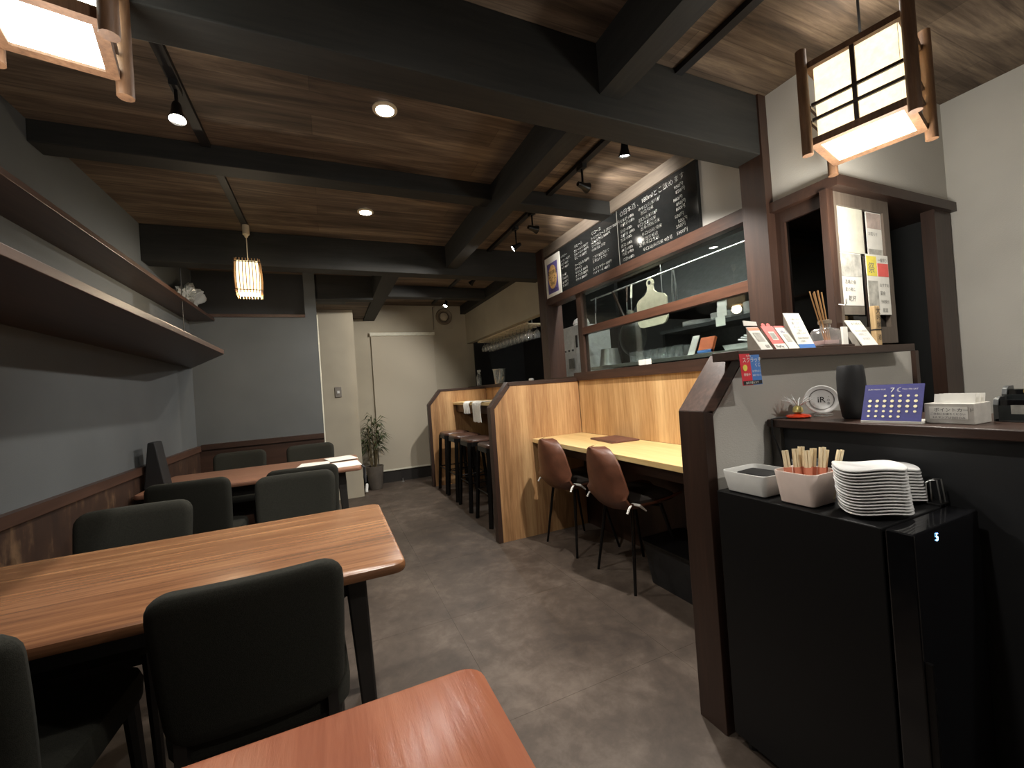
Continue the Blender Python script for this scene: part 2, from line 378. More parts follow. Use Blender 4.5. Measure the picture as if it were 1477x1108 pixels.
# kitchen shell
struct(MB().box(XK, XK+.1, YN+.3, YB, 0, CZ).build('wall_kitchen_back', plain('kitchen_dark_wall', (58, 58, 56), .5)))
struct(MB().box(X1+.1, XK, YN+.35, YN+.39, 0, CZ).build('wall_passage_blackout', plain('passage_shade_black', (24, 25, 25), .8)))  # black backing added to keep the passage from being lit
struct(MB().box(X1+.1, X1+.9, YB-.03, YB, 0, CZ).build('wall_bar_end_blackout', plain('bar_end_shade_black', (24, 24, 25), .7)))  # dark sheet over the beige wall, painting in the unlit bar interior
struct(MB().box(X1+.9, X1+.94, 3.5, YB, 0, CZ).build('wall_bar_back', plain('bar_shade_black', (20, 20, 21), .7)), 'wall blackened for the dark interior behind the hanging glasses')  # darkness of the bar interior put into the wall colour
struct(MB().box(XR-.01, XR+.06, YN+.045, YN+.36, 0, CZ).build('wall_passage_side_blackout', MATS['passage_shade_black']))  # black side added so the passage reads as a dark cavity
# posts of the kitchen front
struct(MB().box(X1-.05, X1+.08, 1.213, 1.328, 0, CZ).build('trim_7', M_DARKW), 'dark post between register and pass window')
struct(MB().box(X1-.05, X1+.12, 3.29, 3.41, 1.21, CZ).build('trim_8', M_DARKW), 'dark post beside the framed poster')
struct(MB().box(X1-.03, X1+.08, 1.328, 3.29, 1.865, 1.93).build('trim_9', M_DARKWY), 'dark lintel under the chalkboard')
struct(MB().box(X1-.035, X1+.06, 1.328, 3.41, 2.305, CZ).build('trim_10', wood('grey_brown_fascia', [(70, 62, 55), (92, 82, 72), (112, 102, 90)], 'Y', 8, 14, .6)), 'grey brown fascia board above the chalkboard')
struct(MB().box(X1-.07, X1+.05, 3.5, YB, 2.272, CZ).build('trim_11', M_BEAMY), 'black timber over the bar wall')
# lintel shelf with corner
struct(MB().prism([(X1-.03, 1.215), (X1-.03, YN-.03), (XR, YN-.03), (XR, YN+.30), (X1+.08, YN+.30), (X1+.08, 1.215)], 'XY', 1.852, 1.895).build('trim_12', M_DARKWX), 'dark lintel shelf wrapping the register corner')
struct(MB().box(X1-.04, X1+.004, YN+.006, YN+.032, 1.2165, 1.852).build('trim_13', M_DARKW), 'dark corner post above the ledge')
struct(MB().box(2.655, 2.81, YN-.01, YN+.04, 0, 1.852).build('trim_14', M_DARKW), 'dark post at the edge of the right wall')
struct(MB().box(X1+.005, X1+.05, 1.005, 1.213, 1.80, 1.852).box(X1+.005, X1+.05, 1.175, 1.213, 1.235, 1.80).build('trim_15', M_DARKW))
# ceiling beams
def beamx(y0, y1, z, n, x0=XL, x1=X1, t=''): struct(MB().box(x0, x1, y0, y1, z, CZ).build('trim_%d' % n, M_BEAM, bev=.004), t)
beamx(1.222, 1.345, 2.12, 16, t='deep black beam nearest the camera')
beamx(2.31, 2.42, 2.295, 17, t='shallow black beam across the middle of the ceiling')
beamx(3.41, 3.54, 2.145, 18, t='deep black beam before the back area')
beamx(4.74, 4.86, 2.26, 19, .62, X1-.07, 'short black beam over the back area')
struct(MB().box(.97, 1.065, YF, 1.222, 2.2, CZ).box(.97, 1.065, 1.345, 3.41, 2.2, CZ).build('trim_20', M_BEAMY), 'black beam running along the ceiling beside the track')
struct(MB().box(.47, .61, 3.54, YB, 2.175, CZ).build('trim_21', M_BEAMY), 'black beam running to the back wall')
struct(MB().box(-.165, .47, 4.44, 4.56, 2.15, CZ).build('trim_22', M_BEAM), 'black beam over the passage beside the blue wall')

# ------------------------------------------------------------------ partitions
def partition(y0, y1, xf, label, mat_near, mat_far, capt, xe=X1-.0125, ztop=1.195, zc=1.0, dx=.155, fx=0):
    t = thing('partition', label, 'partition', (xf, (y0+y1)/2, 0))
    p = [(xf+.03, .0), (xf+.03, zc), (xf+dx+.01, ztop-.03), (xe, ztop-.03), (xe, 0)]
    MB().prism(p, 'XZ', y0+.006, (y0+y1)/2).build('panel', mat_near, t)
    MB().prism(p, 'XZ', (y0+y1)/2, y1-.006).build('panel', mat_far, t)
    MB().box(xf, xf+.035, y0, y1, 0, zc+.012).build('end_post', M_DARKW, t, bev=.002)
    c = capt
    q = [(xf, zc+.012), (xf+dx, ztop), (xf+dx+.018, ztop-.035), (xf+.035, zc+.0)]
    MB().prism(q, 'XZ', y0, y1).build('sloping_cap', M_DARKWX, t, bev=.0015)
    MB().box(xf+dx, xe, y0, y1, ztop-.03, ztop).build('top_cap', M_DARKWX, t, bev=.0015)
    return t
partition(2.895, 2.965, 1.085, 'honey oak partition with clipped corner between desk nook and bar stools', M_OAK, M_OAK, .05)
partition(5.105, 5.175, 1.10, 'far oak partition with clipped corner behind the row of stools', M_OAK, M_OAK, .05)
# near partition: long wall with post, wallpaper on the near side and the ledge on top
np_ = thing('partition', 'wallpapered partition with thick dark post and sloping top beside the fridge', 'partition', (1.09, 1.02, 0))
y0, y1 = .972, 1.072
poly = [(1.125, 0), (1.125, 1.0), (1.30, 1.19), (2.405, 1.19), (2.405, 0)]
MB().prism(poly, 'XZ', y0+.004, y0+.05).build('wallpaper_panel', M_WHITE, np_)
MB().prism([(1.125, 0), (1.125, 1.0), (1.30, 1.19), (X1-.012, 1.19), (X1-.012, 0)], 'XZ', y0+.05, y1-.004).build('oak_panel', M_OAK, np_)
MB().box(1.085, 1.128, y0-.004, y1, 0, 1.032).build('end_post', M_DARKW, np_, bev=.002)
MB().prism([(1.085, 1.032), (1.255, 1.215), (1.285, 1.19), (1.128, 1.02)], 'XZ', y0-.004, y1).build('sloping_cap', wood('dark_walnut_slope', [(46, 30, 22), (64, 43, 32), (92, 66, 52)], 'X', 9, 9, .36, .15), np_, bev=.002)
MB().box(1.17, 2.225, .895, y0+.02, 1.1875, 1.2165).build('ledge', M_DARKWX, np_, bev=.002)
MB().box(1.255, 2.415, y0+.02, y1-.002, 1.19, 1.2165).build('top_cap', M_DARKWX, np_)
MB().box(2.385, 2.415, y0-.012, y1, 0, 1.19).build('end_trim', M_DARKW, np_, bev=.002)

# ------------------------------------------------------------------ pass window
wn = bpy.data.objects.new('window_1', None); COL.objects.link(wn); struct(wn, 'kitchen pass window with dark wooden rails')
wn.matrix_basis = Matrix.Translation((X1+.03, 2.1, 1.235))
MB().box(X1, X1+.05, 2.80, 2.865, 1.235, 1.865).build('window_stile', M_DARKW, wn)
MB().box(X1, X1+.05, 1.328, 1.35, 1.235, 1.865).build('window_stile', M_DARKW, wn)
MB().box(X1-.005, X1+.05, 1.35, 2.80, 1.535, 1.59).build('window_rail', wood('red_walnut_rail', [(60, 38, 28), (78, 50, 37), (98, 64, 47)], 'Y', 9, 16, .35, .1), wn)
MB().box(X1+.02, X1+.026, 1.35, 2.80, 1.235, 1.535).build('pane', M_PANE, wn)
MB().box(X1+.02, X1+.026, 1.35, 2.80, 1.59, 1.865).build('pane', M_PANE, wn)
# small smoked window beside corner post + sliding frame facing the register
w2 = bpy.data.objects.new('window_2', None); COL.objects.link(w2); struct(w2, 'smoked glass side window beside the corner post')
w2.matrix_basis = Matrix.Translation((X1+.03, 1.1, 1.235))
MB().box(X1+.02, X1+.026, 1.005, 1.175, 1.235, 1.80).build('pane', M_DPANE, w2)
w3 = bpy.data.objects.new('window_3', None); COL.objects.link(w3); struct(w3, 'grey brown sliding window frame pinned with notices')
w3.matrix_basis = Matrix.Translation((2.1, YN, 1.235))
MF = wood('grey_brown_frame', [(78, 68, 60), (96, 85, 75), (112, 100, 88)], 'Z', 9, 14, .5, .08)
MB().box(X1+.004, X1+.034, YN+.012, YN+.05, 1.23, 1.852).build('frame_stile', MF, w3)
MB().box(2.26, 2.305, YN+.012, YN+.05, 1.23, 1.852).build('frame_stile', MF, w3)
MB().box(X1+.034, 2.26, YN+.012, YN+.05, 1.80, 1.852).build('frame_rail', MF, w3)
MB().box(X1+.034, 2.26, YN+.012, YN+.05, 1.23, 1.30).build('frame_rail', MF, w3)
MB().box(2.12, 2.135, YN+.026, YN+.04, 1.30, 1.80).build('meeting_stile', M_DARKW, w3)
MB().box(X1+.034, 2.26, YN+.03, YN+.036, 1.30, 1.80).build('pane', M_DPANE, w3)

# ================================================================== THINGS
# ------------------------------------------------------------------ desk nook
t = thing('wall_desk', 'pale oak wall desk in the nook below the pass window', 'desk', (1.65, 2.0, .745))
MB().box(1.42, X1-.013, 1.073, 2.899, .715, .745).build('desk_top', M_DESK, t, bev=.002)
MB().box(1.47, 1.49, 1.073, 2.899, .65, .715).build('apron', M_DARKWY, t)
t = thing('bar_counter', 'narrow oak bar counter shelf above the black stools', 'counter', (1.65, 4.0, 1.02))
MB().box(1.42, X1-.013, 2.963, 5.109, .99, 1.02).build('counter_top', M_DESK, t, bev=.002)
MB().box(1.46, 1.48, 2.963, 5.109, .90, .99).build('apron', M_DARKWY, t)
# menu folder on the desk
t = thing('menu_folder', 'brown leather menu folder lying on the pale desk', 'menu', (1.76, 2.33, .745), R(-6))
bk = MB().rbox(.21, .29, .7452, .7555, .004, .002).build('cover', plain('maroon_leather', (96, 62, 54), .4, 0, .08), t, xf=wmat(t) @ Matrix.Translation((0, 0, -.745)))
MB().box(-.103, -.07, -.143, .143, .7555, .757).build('spine_band', plain('maroon_spine', (74, 46, 42), .4), t, xf=wmat(t) @ Matrix.Translation((0, 0, -.745)))

# shell chairs in the nook (local: faces +X)
def shell_chair(label, loc, rz, cush):
    t = thing('shell_chair', label, 'chair', loc, rz, 'leather shell chairs at the wall desk'); X = wmat(t)
    prof = [(.24, .452, .13), (.21, .462, .175), (.12, .452, .20), (0, .44, .205), (-.10, .437, .20), (-.15, .45, .20), (-.185, .49, .20), (-.20, .55, .195), (-.212, .62, .182), (-.222, .69, .162), (-.23, .745, .128), (-.234, .775, .09), (-.236, .786, .045)]
    inn, out = [], []
    for i, (x, z, hw) in enumerate(prof):
        a = prof[max(i-1, 0)]; c = prof[min(i+1, len(prof)-1)]
        tx, tz = c[0]-a[0], c[1]-a[1]; L = math.hypot(tx, tz); nx, nz = -tz/L*-1, -tx/L   # normal towards sitter
        back = min(1, max(0, (z-.45)/.1))
        ri, ro = [], []
        for k in range(9):
            s = -1+k/4; y = s*hw; cv = (abs(s)**2.2)*(.045*(1-back)+.055*back)
            px, pz = x+cv*back*1.0, z+cv*(1-back)
            ri.append((px+nx*.0, y, pz)); th = .022*(1-.5*abs(s)**4)
            ro.append((px-(tz/L)*-1*th*-1, y, pz-(tx/L)*-1*th*-1) if False else (px+(tz/L)*-th if back > .5 else px+(tz/L)*-th, y, pz+(tx/L)*th))
        inn.append(ri); out.append(ro)
    mb = MB(); rings = [a+list(reversed(c)) for a, c in zip(inn, out)]
    mb.loft(rings); mb.build('shell', M_LEATHER, t, smooth=True, xf=X)
    MB().loft([[(x, y, z) for x, y in rr(.34-k, .36-k, .09)] for z, k in ((.462, .02), (.468, 0), (.49, 0), (.50, .03))]).build('seat_cushion', plain('charcoal_cushion', (52, 46, 42), .95), t, smooth=True, xf=X @ Matrix.Translation((.03, 0, 0)))
    for sy in (-1, 1):
        MB().tube([(.10, sy*.13, .44), (.20, sy*.20, 0)], [.011, .008]).build('leg', M_BLKMET, t, smooth=True, xf=X)
        MB().tube([(-.09, sy*.13, .44), (-.145, sy*.185, 0)], [.011, .008]).build('leg', M_BLKMET, t, smooth=True, xf=X)
        MB().tube([(-.13, sy*.19, .487), (-.16, sy*.205, .47), (-.175, sy*.207, .445)], .006, 6).build('cushion_tie', M_TOWEL, t, xf=X)
        MB().tube([(-.13, sy*.19, .487), (-.10, sy*.215, .48), (-.06, sy*.215, .445)], [.006, .009, .004], 6).build('cushion_tie', M_TOWEL, t, xf=X)
    MB().tube([(.10, -.13, .43), (-.10, .13, .43)], .008, 6).build('under_frame', M_BLKMET, t, xf=X)
    return t
shell_chair('brown leather shell chair next to the oak partition', (1.56, 2.56, 0), R(3), 0)
shell_chair('brown leather shell chair closer to the thick dark post', (1.58, 1.97, 0), R(-4), 0)
t = thing('storage_basket', 'black luggage basket on the floor under the desk', 'basket', (1.73, 1.70, 0))
mb = MB().loft([[(1.73+x, 1.70+y, z) for x, y in rr(.26+k, .36+k, .03)] for z, k in ((0, 0), (.22, .05), (.225, .05), (.225, .035), (.02, -.02), (.019, -.1))])
mb.build('tub', M_BLACK, t, smooth=True)
MB().loft([[(1.73+x, 1.70+y, z) for x, y in rr(.325, .425, .04)] for z in (.225, .24)]).build('rim', M_BLKMET, t)

# ------------------------------------------------------------------ bar stools
def stool(label, y):
    t = thing('bar_stool', label, 'stool', (1.33, y, 0), 0, 'black metal stools at the bar counter'); X = wmat(t)
    MB().loft([[(x, yy, z) for x, yy in rr(.30-k, .30-k, .05)] for z, k in ((.655, .0), (.672, 0), (.68, .012), (.683, .04))]).build('seat', wood('stool_seat', [(58, 40, 32), (76, 52, 42), (92, 66, 54)], 'Y', 9, 10, .3, .05) if 'stool_seat' not in MATS else MATS['stool_seat'], t, smooth=True, xf=X)
    MB().loft([[(x, yy, z) for x, yy in rr(.305, .305, .05)] for z in (.615, .655)], cap=False).build('seat_skirt', M_BLKMET, t, xf=X)
    for sx in (-1, 1):
        for sy in (-1, 1):
            MB().bar((sx*.135, sy*.135, .65), (sx*.175, sy*.175, 0), .034, .022, (sx, sy, 0)).build('leg', M_BLKMET, t, xf=X)
    for z, e in ((.27, .16),):
        for a, c in (((-e, -e), (e, -e)), ((e, -e), (e, e)), ((e, e), (-e, e)), ((-e, e), (-e, -e))):
            MB().tube([(a[0], a[1], z), (c[0], c[1], z)], .007, 6).build('footrest_bar', M_BLKMET, t, xf=X)
for y, l in ((4.81, 'farthest black bar stool against the far oak partition'), (4.40, 'second black bar stool counted from the far oak partition'), (3.95, 'third black bar stool counted from the far oak partition'), (3.42, 'nearest black bar stool half hidden by the oak partition')):
    stool(l, y)

# towels on bar edge
def towel(label, y, wd, drop, ripple):
    mb = MB(); n = 12; rows = []
    path = [(1.56, 1.024), (1.48, 1.026), (1.425, 1.026), (1.412, 1.015)]+[(1.408, 1.015-drop*k/6) for k in range(1, 7)]
    for th in (0, .006):
        for j, (x, z) in enumerate(path):
            rows.append([(x-(th if j > 2 else 0)-(.006*math.sin(i*1.7+j*.4)*ripple if j > 3 else 0), y+wd*(i/n-.5), z+(th if j <= 2 else 0)+(.006*math.sin(i*1.3) if j == len(path)-1 else 0)) for i in range(n+1)])
    k = len(path)
    mb.loft([a+list(reversed(c)) for a, c in zip(rows[:k], rows[k:])])
    o = mb.build('towel', M_TOWEL, smooth=True); return lab(o, label, 'towel', 'white towels over the bar counter')
towel('white ribbed towel hanging short over the bar counter edge', 4.50, .20, .12, 1.6)
towel('white towel hanging long over the bar counter edge', 4.16, .26, .20, .7)

# ------------------------------------------------------------------ dining tables
def table(label, x0, x1, y0, y1, mat, zt=.70, sub=None):
    cx, cy = (x0+x1)/2, (y0+y1)/2; wd, dp = x1-x0, y1-y0
    t = thing('dining_table', label, 'table', (cx, cy, 0))
    MB().rbox(wd, dp, zt-.028, zt, .035, .009, cx, cy, 5).build('tabletop', mat, t, smooth=True)
    for ex in (-1, 1):
        MB().box(cx+ex*(wd/2-.16)-.012, cx+ex*(wd/2-.16)+.012, y0+.13, y1-.13, zt-.10, zt-.028).build('apron', M_BLKW, t)
    for ey in (-1, 1):
        MB().box(cx-wd/2+.15, cx+wd/2-.15, cy+ey*(dp/2-.12)-.011, cy+ey*(dp/2-.12)+.011, zt-.10, zt-.028).build('apron', M_BLKW, t)
        for ex in (-1, 1):
            px, py = cx+ex*(wd/2-.13), cy+ey*(dp/2-.12); fx, fy = cx+ex*(wd/2-.10), cy+ey*(dp/2-.085)
            MB().loft([[(fx+x, fy+y, 0) for x, y in rr(.03, .03, .005, 2)], [(px+x, py+y, zt-.028) for x, y in rr(.055, .055, .006, 2)]]).build('leg', M_BLKW, t)
    return t
table('long orange brown dining table with two chairs on each side', -1.03, .165, 1.16, 1.87, M_TABLE)
table('reddish glossy dining table in the foreground below the camera', -1.03, .20, -.03, .672, M_TABLEN)
table('far dining table under the slatted lantern with white sheets on its end', -1.03, .172, 2.955, 3.62, M_TABLE2)

# upholstered chairs (local: faces +Y, backrest at -Y)
def chair_parts(t):
    X = wmat(t)
    rings = []
    H0, H1, W = .455, .79, .366
    for k in range(21):
        s = .5-.5*math.cos(PI*k/20); z = H0+(H1-H0)*s; r = .045
        d = min(z-H0, H1-z); ins = r-math.sqrt(max(0, r*r-(r-min(d, r))**2)); wv = W-2*ins - .028*(1-s)**2
        th = .052*min(1, .45+.55*math.sqrt(min(1, d/.02)))
        yy = -.185-.055*(s-.15)
        ring = rr(wv, th, th*.48, 3)
        rings.append([(x, yy+y+.018*(1-(x/(W/2))**2)*-1, z) for x, y in [(p[0], p[1]) for p in densify(ring)]])
    MB().loft(rings).build('backrest', M_FABRIC, t, smooth=True, xf=X)
    MB().loft([[(x, y+.02, z) for x, y in rr(.375-k, .40-k, .06)] for z, k in ((.40, .03), (.408, .005), (.45, 0), (.47, .01), (.478, .04))]).build('seat', M_FABRIC, t, smooth=True, xf=X)
    for sx in (-1, 1):
        MB().tube([(sx*.15, .18, .41), (sx*.17, .20, 0)], [.02, .013], 8).build('leg', M_BLKW, t, smooth=True, xf=X)
        MB().tube([(sx*.145, -.13, .41), (sx*.165, -.20, 0)], [.02, .013], 8).build('leg', M_BLKW, t, smooth=True, xf=X)
        MB().box(sx*.145-.011, sx*.145+.011, -.20, -.165, .36, .52).build('back_bracket', M_BLKW, t, xf=X)
    for y in (-.12, .17): MB().box(-.15, .15, y-.01, y+.01, .365, .405).build('seat_rail', M_BLKW, t, xf=X)
def densify(ring, mx=.04):
    out = []
    for i, a in enumerate(ring):
        c = ring[(i+1) % len(ring)]; out.append(a); d = math.hypot(c[0]-a[0], c[1]-a[1]); n = int(d/mx)
        # same count for every ring: only the two long sides are split
        if i % 4 == 3 and i in (3, 11):
            for k in range(1, 8): out.append((a[0]+(c[0]-a[0])*k/8, a[1]+(c[1]-a[1])*k/8))
    return out
chairs = [
    ('dark green padded chair in the foreground, its back to the camera', (-.186, 1.285), 2),
    ('dark green padded chair cut by the left picture edge', (-.69, 1.265), -3),
    ('dark green padded chair across the long table, beside the wall', (-.72, 1.87), 180),
    ('dark green padded chair across the long table, beside the aisle', (-.19, 2.175), 178),
    ('black green padded chair on the near side of the far table, beside the wall', (-.69, 2.87), 0),
    ('black green padded chair on the near side of the far table, beside the aisle', (-.165, 2.845), 1),
    ('olive padded chair behind the far table, below the blue wall corner', (-.685, 3.73), 180),
    ('olive padded chair behind the far table, beside the pale wall end', (-.17, 3.72), 181),
]
c0 = None
for l, (x, y), a in chairs:
    if c0 is None:
        c0 = thing('dining_chair', l, 'chair', (0, 0, 0), 0, 'padded chairs at the dining tables'); chair_parts(c0); c = c0
    else: c = dup(c0)
    lab(c, l, 'chair', 'padded chairs at the dining tables')
    c.location = (x, y, 0); c.rotation_euler = (0, 0, R(a))

# things on the far table
lab(MB().prism([(-1.03, .7005), (-.925, .7005), (-.965, .975), (-1.0, .975)], 'XZ', 3.12, 3.24).build('menu_stand', M_BLACK, bev=.006), 'black wedge menu stand on the far table against the wall', 'menu stand')
for i, (x, y, a, wd, dp, l) in enumerate(((.08, 3.12, 4, .17, .24, 'white sheet hanging over the aisle end of the far table'), (-.13, 3.24, -7, .20, .27, 'white sheet lying in the middle of the three on the far table'), (.05, 3.40, 12, .19, .22, 'white sheet at the far corner of the far table'))):
    t = MB().box(-wd/2, wd/2, -dp/2, dp/2, 0, .003).build('paper_sheet', M_PAPER); put(t, (x, y, .7005+.0035*i), R(a)); lab(t, l, 'paper', 'white sheets on the far table')
t = lab(MB().tube([(.17, 2.98, .703), (.184, 2.975, .69), (.185, 2.97, .62), (.187, 2.965, .585)], [.006, .010, .012, .008], 6).build('hanging_strap', M_BLACK), 'dark strap dangling off the corner of the far table', 'strap')

# ------------------------------------------------------------------ left shelves
t = lab(MB().prism([(XL, -.6), (-.615, -.6), (-.625, 3.30), (XL, 4.36)], 'XY', 1.508, 1.536).build('wall_shelf', M_SHELFD, bev=.002), 'deep red brown wall shelf, the lower of two on the blue wall', 'shelf')
t = lab(MB().box(XL, -.88, -.6, YBL-.021, 1.915, 1.94).build('wall_shelf', M_SHELF, bev=.002), 'shallow red brown wall shelf, the upper of two on the blue wall', 'shelf')
lab(MB().tube([(-.90, 3.56, CZ), (-.90, 3.56, 1.537)], .003, 6).build('shelf_hanger', M_BLACK), 'thin black rod holding both wall shelves', 'rod')
# plastic bag
bm = bmesh.new(); bmesh.ops.create_icosphere(bm, subdivisions=4, radius=1)
for v_ in bm.verts:
    p = v_.co; k = .8+.3*math.sin(5*p.x+3*p.y)*math.cos(4*p.z+2)+.16*math.sin(17*p.y+9*p.z)+.12*math.sin(23*p.x-7*p.z)
    v_.co = Vector((p.x*.085*k, p.y*.27*k, (p.z*.5+.5)*.20*(.75+.25*k)*(1-.45*max(0, -p.y))))
me = bpy.data.meshes.new('plastic_bag'); bm.to_mesh(me); bm.free(); me.materials.append(M_BAG)
o = bpy.data.objects.new('plastic_bag', me); COL.objects.link(o); put(o, (-.965, 3.95, 1.942), 0)
lab(o, 'crumpled clear plastic bag on the upper wall shelf', 'bag')

# ------------------------------------------------------------------ lamps
def track(label, x, segs, z=CZ):
    t = thing('lighting_track', label, 'light track', (x, segs[0][0], z))
    for a, c in segs:
        MB().box(x-.018, x+.018, a, c, z-.022, z-.0005).build('rail', M_BLACK, t)
    return t
track('black lighting track above the chalkboard side', 1.37, [(-.6, 1.222), (1.345, 2.31), (2.42, 3.41)])
track('black lighting track over the back bar area', 1.37, [(3.55, 4.73), (4.87, 5.6)])
track('black lighting track above the dining tables', -.455, [(1.36, 2.30), (2.43, 3.36)])
def spotlamp(label, x, y, aim, on, energy=0, spot=90, col=(1, .95, .88), zt=CZ-.0225, drop=.11):
    t = thing('track_spotlight', label, 'spotlight', (x, y, zt), 0, 'black track spotlights')
    MB().box(x-.014, x+.014, y-.03, y+.03, zt-.022, zt).build('adapter', M_BLACK, t)
    MB().tube([(x, y, zt-.02), (x, y, zt-drop)], .006, 8).build('arm', M_BLKMET, t)
    c = Vector((x, y, zt-drop-.005)); d = (Vector(aim)-c).normalized()
    hd = MB().lathe([(.0, -.038), (.013, -.038), (.016, -.025), (.018, 0), (.025, .024), (.030, .036), (.027, .036), (.021, .024), (0, .024)], c, 20, axis=d).build('lamp_head', M_BLKMET, t, smooth=True)
    MB().lathe([(.0, .026), (.021, .026), (.021, .031), (0, .031)], c, 20, axis=d).build('lens', M_LENSB if on else M_TRACKW, hd)
    if energy: lamp('SPOT', 'spot_light', c+d*.05, energy, col, t, Vector(c)+d*2, .025, spot, .6)
    return t
spotlamp('glowing track spotlight nearest the deep black beam', 1.37, 1.57, (1.50, 1.90, .7), True, 54, 128, drop=.10)
spotlamp('track spotlight turned to the price side of the chalkboard', 1.37, 1.93, (X1, 2.05, 2.20), True, 11, 95)
spotlamp('track spotlight turned to the drinks side of the chalkboard', 1.37, 2.56, (X1, 2.66, 2.20), True, 11, 95)
spotlamp('glowing track spotlight in front of the framed poster', 1.37, 2.84, (-.8, 3.6, .95), True, 36, 85, drop=.14)
spotlamp('glowing track spotlight just past the back deep beam', 1.37, 3.89, (.25, 5.2, .9), True, 40, 100, drop=.13)
spotlamp('glowing track spotlight beside the round wall vent', 1.37, 4.94, (.7, 4.5, .8), True, 16, 120, drop=.13)
spotlamp('glowing track spotlight over the dining tables', -.455, 1.88, (-.36, 1.50, .7), True, 26, 80, drop=.10)
def downlight(label, x, y, e):
    t = thing('downlight', label, 'downlight', (x, y, CZ), 0, 'recessed round downlights')
    MB().lathe([(.036, -.001), (.052, -.001), (.052, -.006), (.038, -.010), (.036, -.001)], (x, y, CZ), 28).build('ring', M_TRACKW, t, smooth=True)
    MB().lathe([(0, -.002), (.036, -.002), (.036, -.006), (0, -.006)], (x, y, CZ), 28).build('lens', M_LENS, t)
    lamp('SPOT', 'down_light', (x, y, CZ-.012), e, (1, .95, .88), t, (x, y, 0), .035, 150, .8)
downlight('bright recessed downlight between the first two beams', .293, 1.816, 26)
downlight('bright recessed downlight between the middle and back beams', .293, 2.878, 20)
downlight('recessed downlight over the foreground table', .293, .55, 13)
downlight('recessed downlight behind the camera by the entrance', 1.6, -.72, 48)

# bamboo slat pendant
px, py = -.447, 3.24
t = thing('slat_pendant', 'small pendant lantern of upright bamboo slats, lit warm', 'pendant lamp', (px, py, 1.90), R(4))
X = wmat(t) @ Matrix.Translation((0, 0, -1.90))
MB().tube([(0, 0, CZ-.023), (0, 0, CZ-.085)], .021, 16).build('socket', M_TRACKW, t, xf=X)
MB().tube([(0, 0, CZ-.085), (0, 0, CZ-.105)], [.016, .008], 12).build('socket_collar', M_TRACKW, t, xf=X)
MB().tube([(0, 0, CZ-.10), (0, 0, 2.10)], .0028, 6).build('cord', M_TRACKW, t, xf=X)
def bulge(z): return 1+.10*math.sin(PI*(z-1.885)/(2.125-1.885))
def slat(ax, u):
    pts = []
    rings = []
    for k in range(7):
        z = 1.885+(.24)*k/6; b_ = bulge(z)
        hw, d0, d1 = .0026, .068*b_, .0715*b_
        if ax < 2: s_ = 1 if ax == 0 else -1; rings.append([(u*b_-hw, s_*d0, z), (u*b_+hw, s_*d0, z), (u*b_+hw, s_*d1, z), (u*b_-hw, s_*d1, z)])
        else: s_ = 1 if ax == 2 else -1; rings.append([(s_*d0, u*b_-hw, z), (s_*d0, u*b_+hw, z), (s_*d1, u*b_+hw, z), (s_*d1, u*b_-hw, z)])
    return MB().loft(rings)
for ax in range(4):
    for k in range(8): slat(ax, -.060+k*.0172).build('slat', M_BAMBOO, t, xf=X)
MB().loft([[(x, y, z) for x, y in rr(.118*bulge(z), .118*bulge(z), .006, 2)] for z in (1.90, 1.96, 2.0, 2.06, 2.11)]).build('lit_liner', M_SLATL, t, xf=X)
for z in (1.915, 2.10):
    e = .0735*bulge(z); pts = [(-e, -e, z), (e, -e, z), (e, e, z), (-e, e, z), (-e, -e, z)]
    mb = MB()
    for a, c in zip(pts, pts[1:]): mb.tube([a, c], .003, 6)
    mb.build('tie_band', M_DARKW, t, xf=X)
lamp('POINT', 'pendant_light', (px, py, 1.86), 5, (1, .82, .58), t, size=.05)

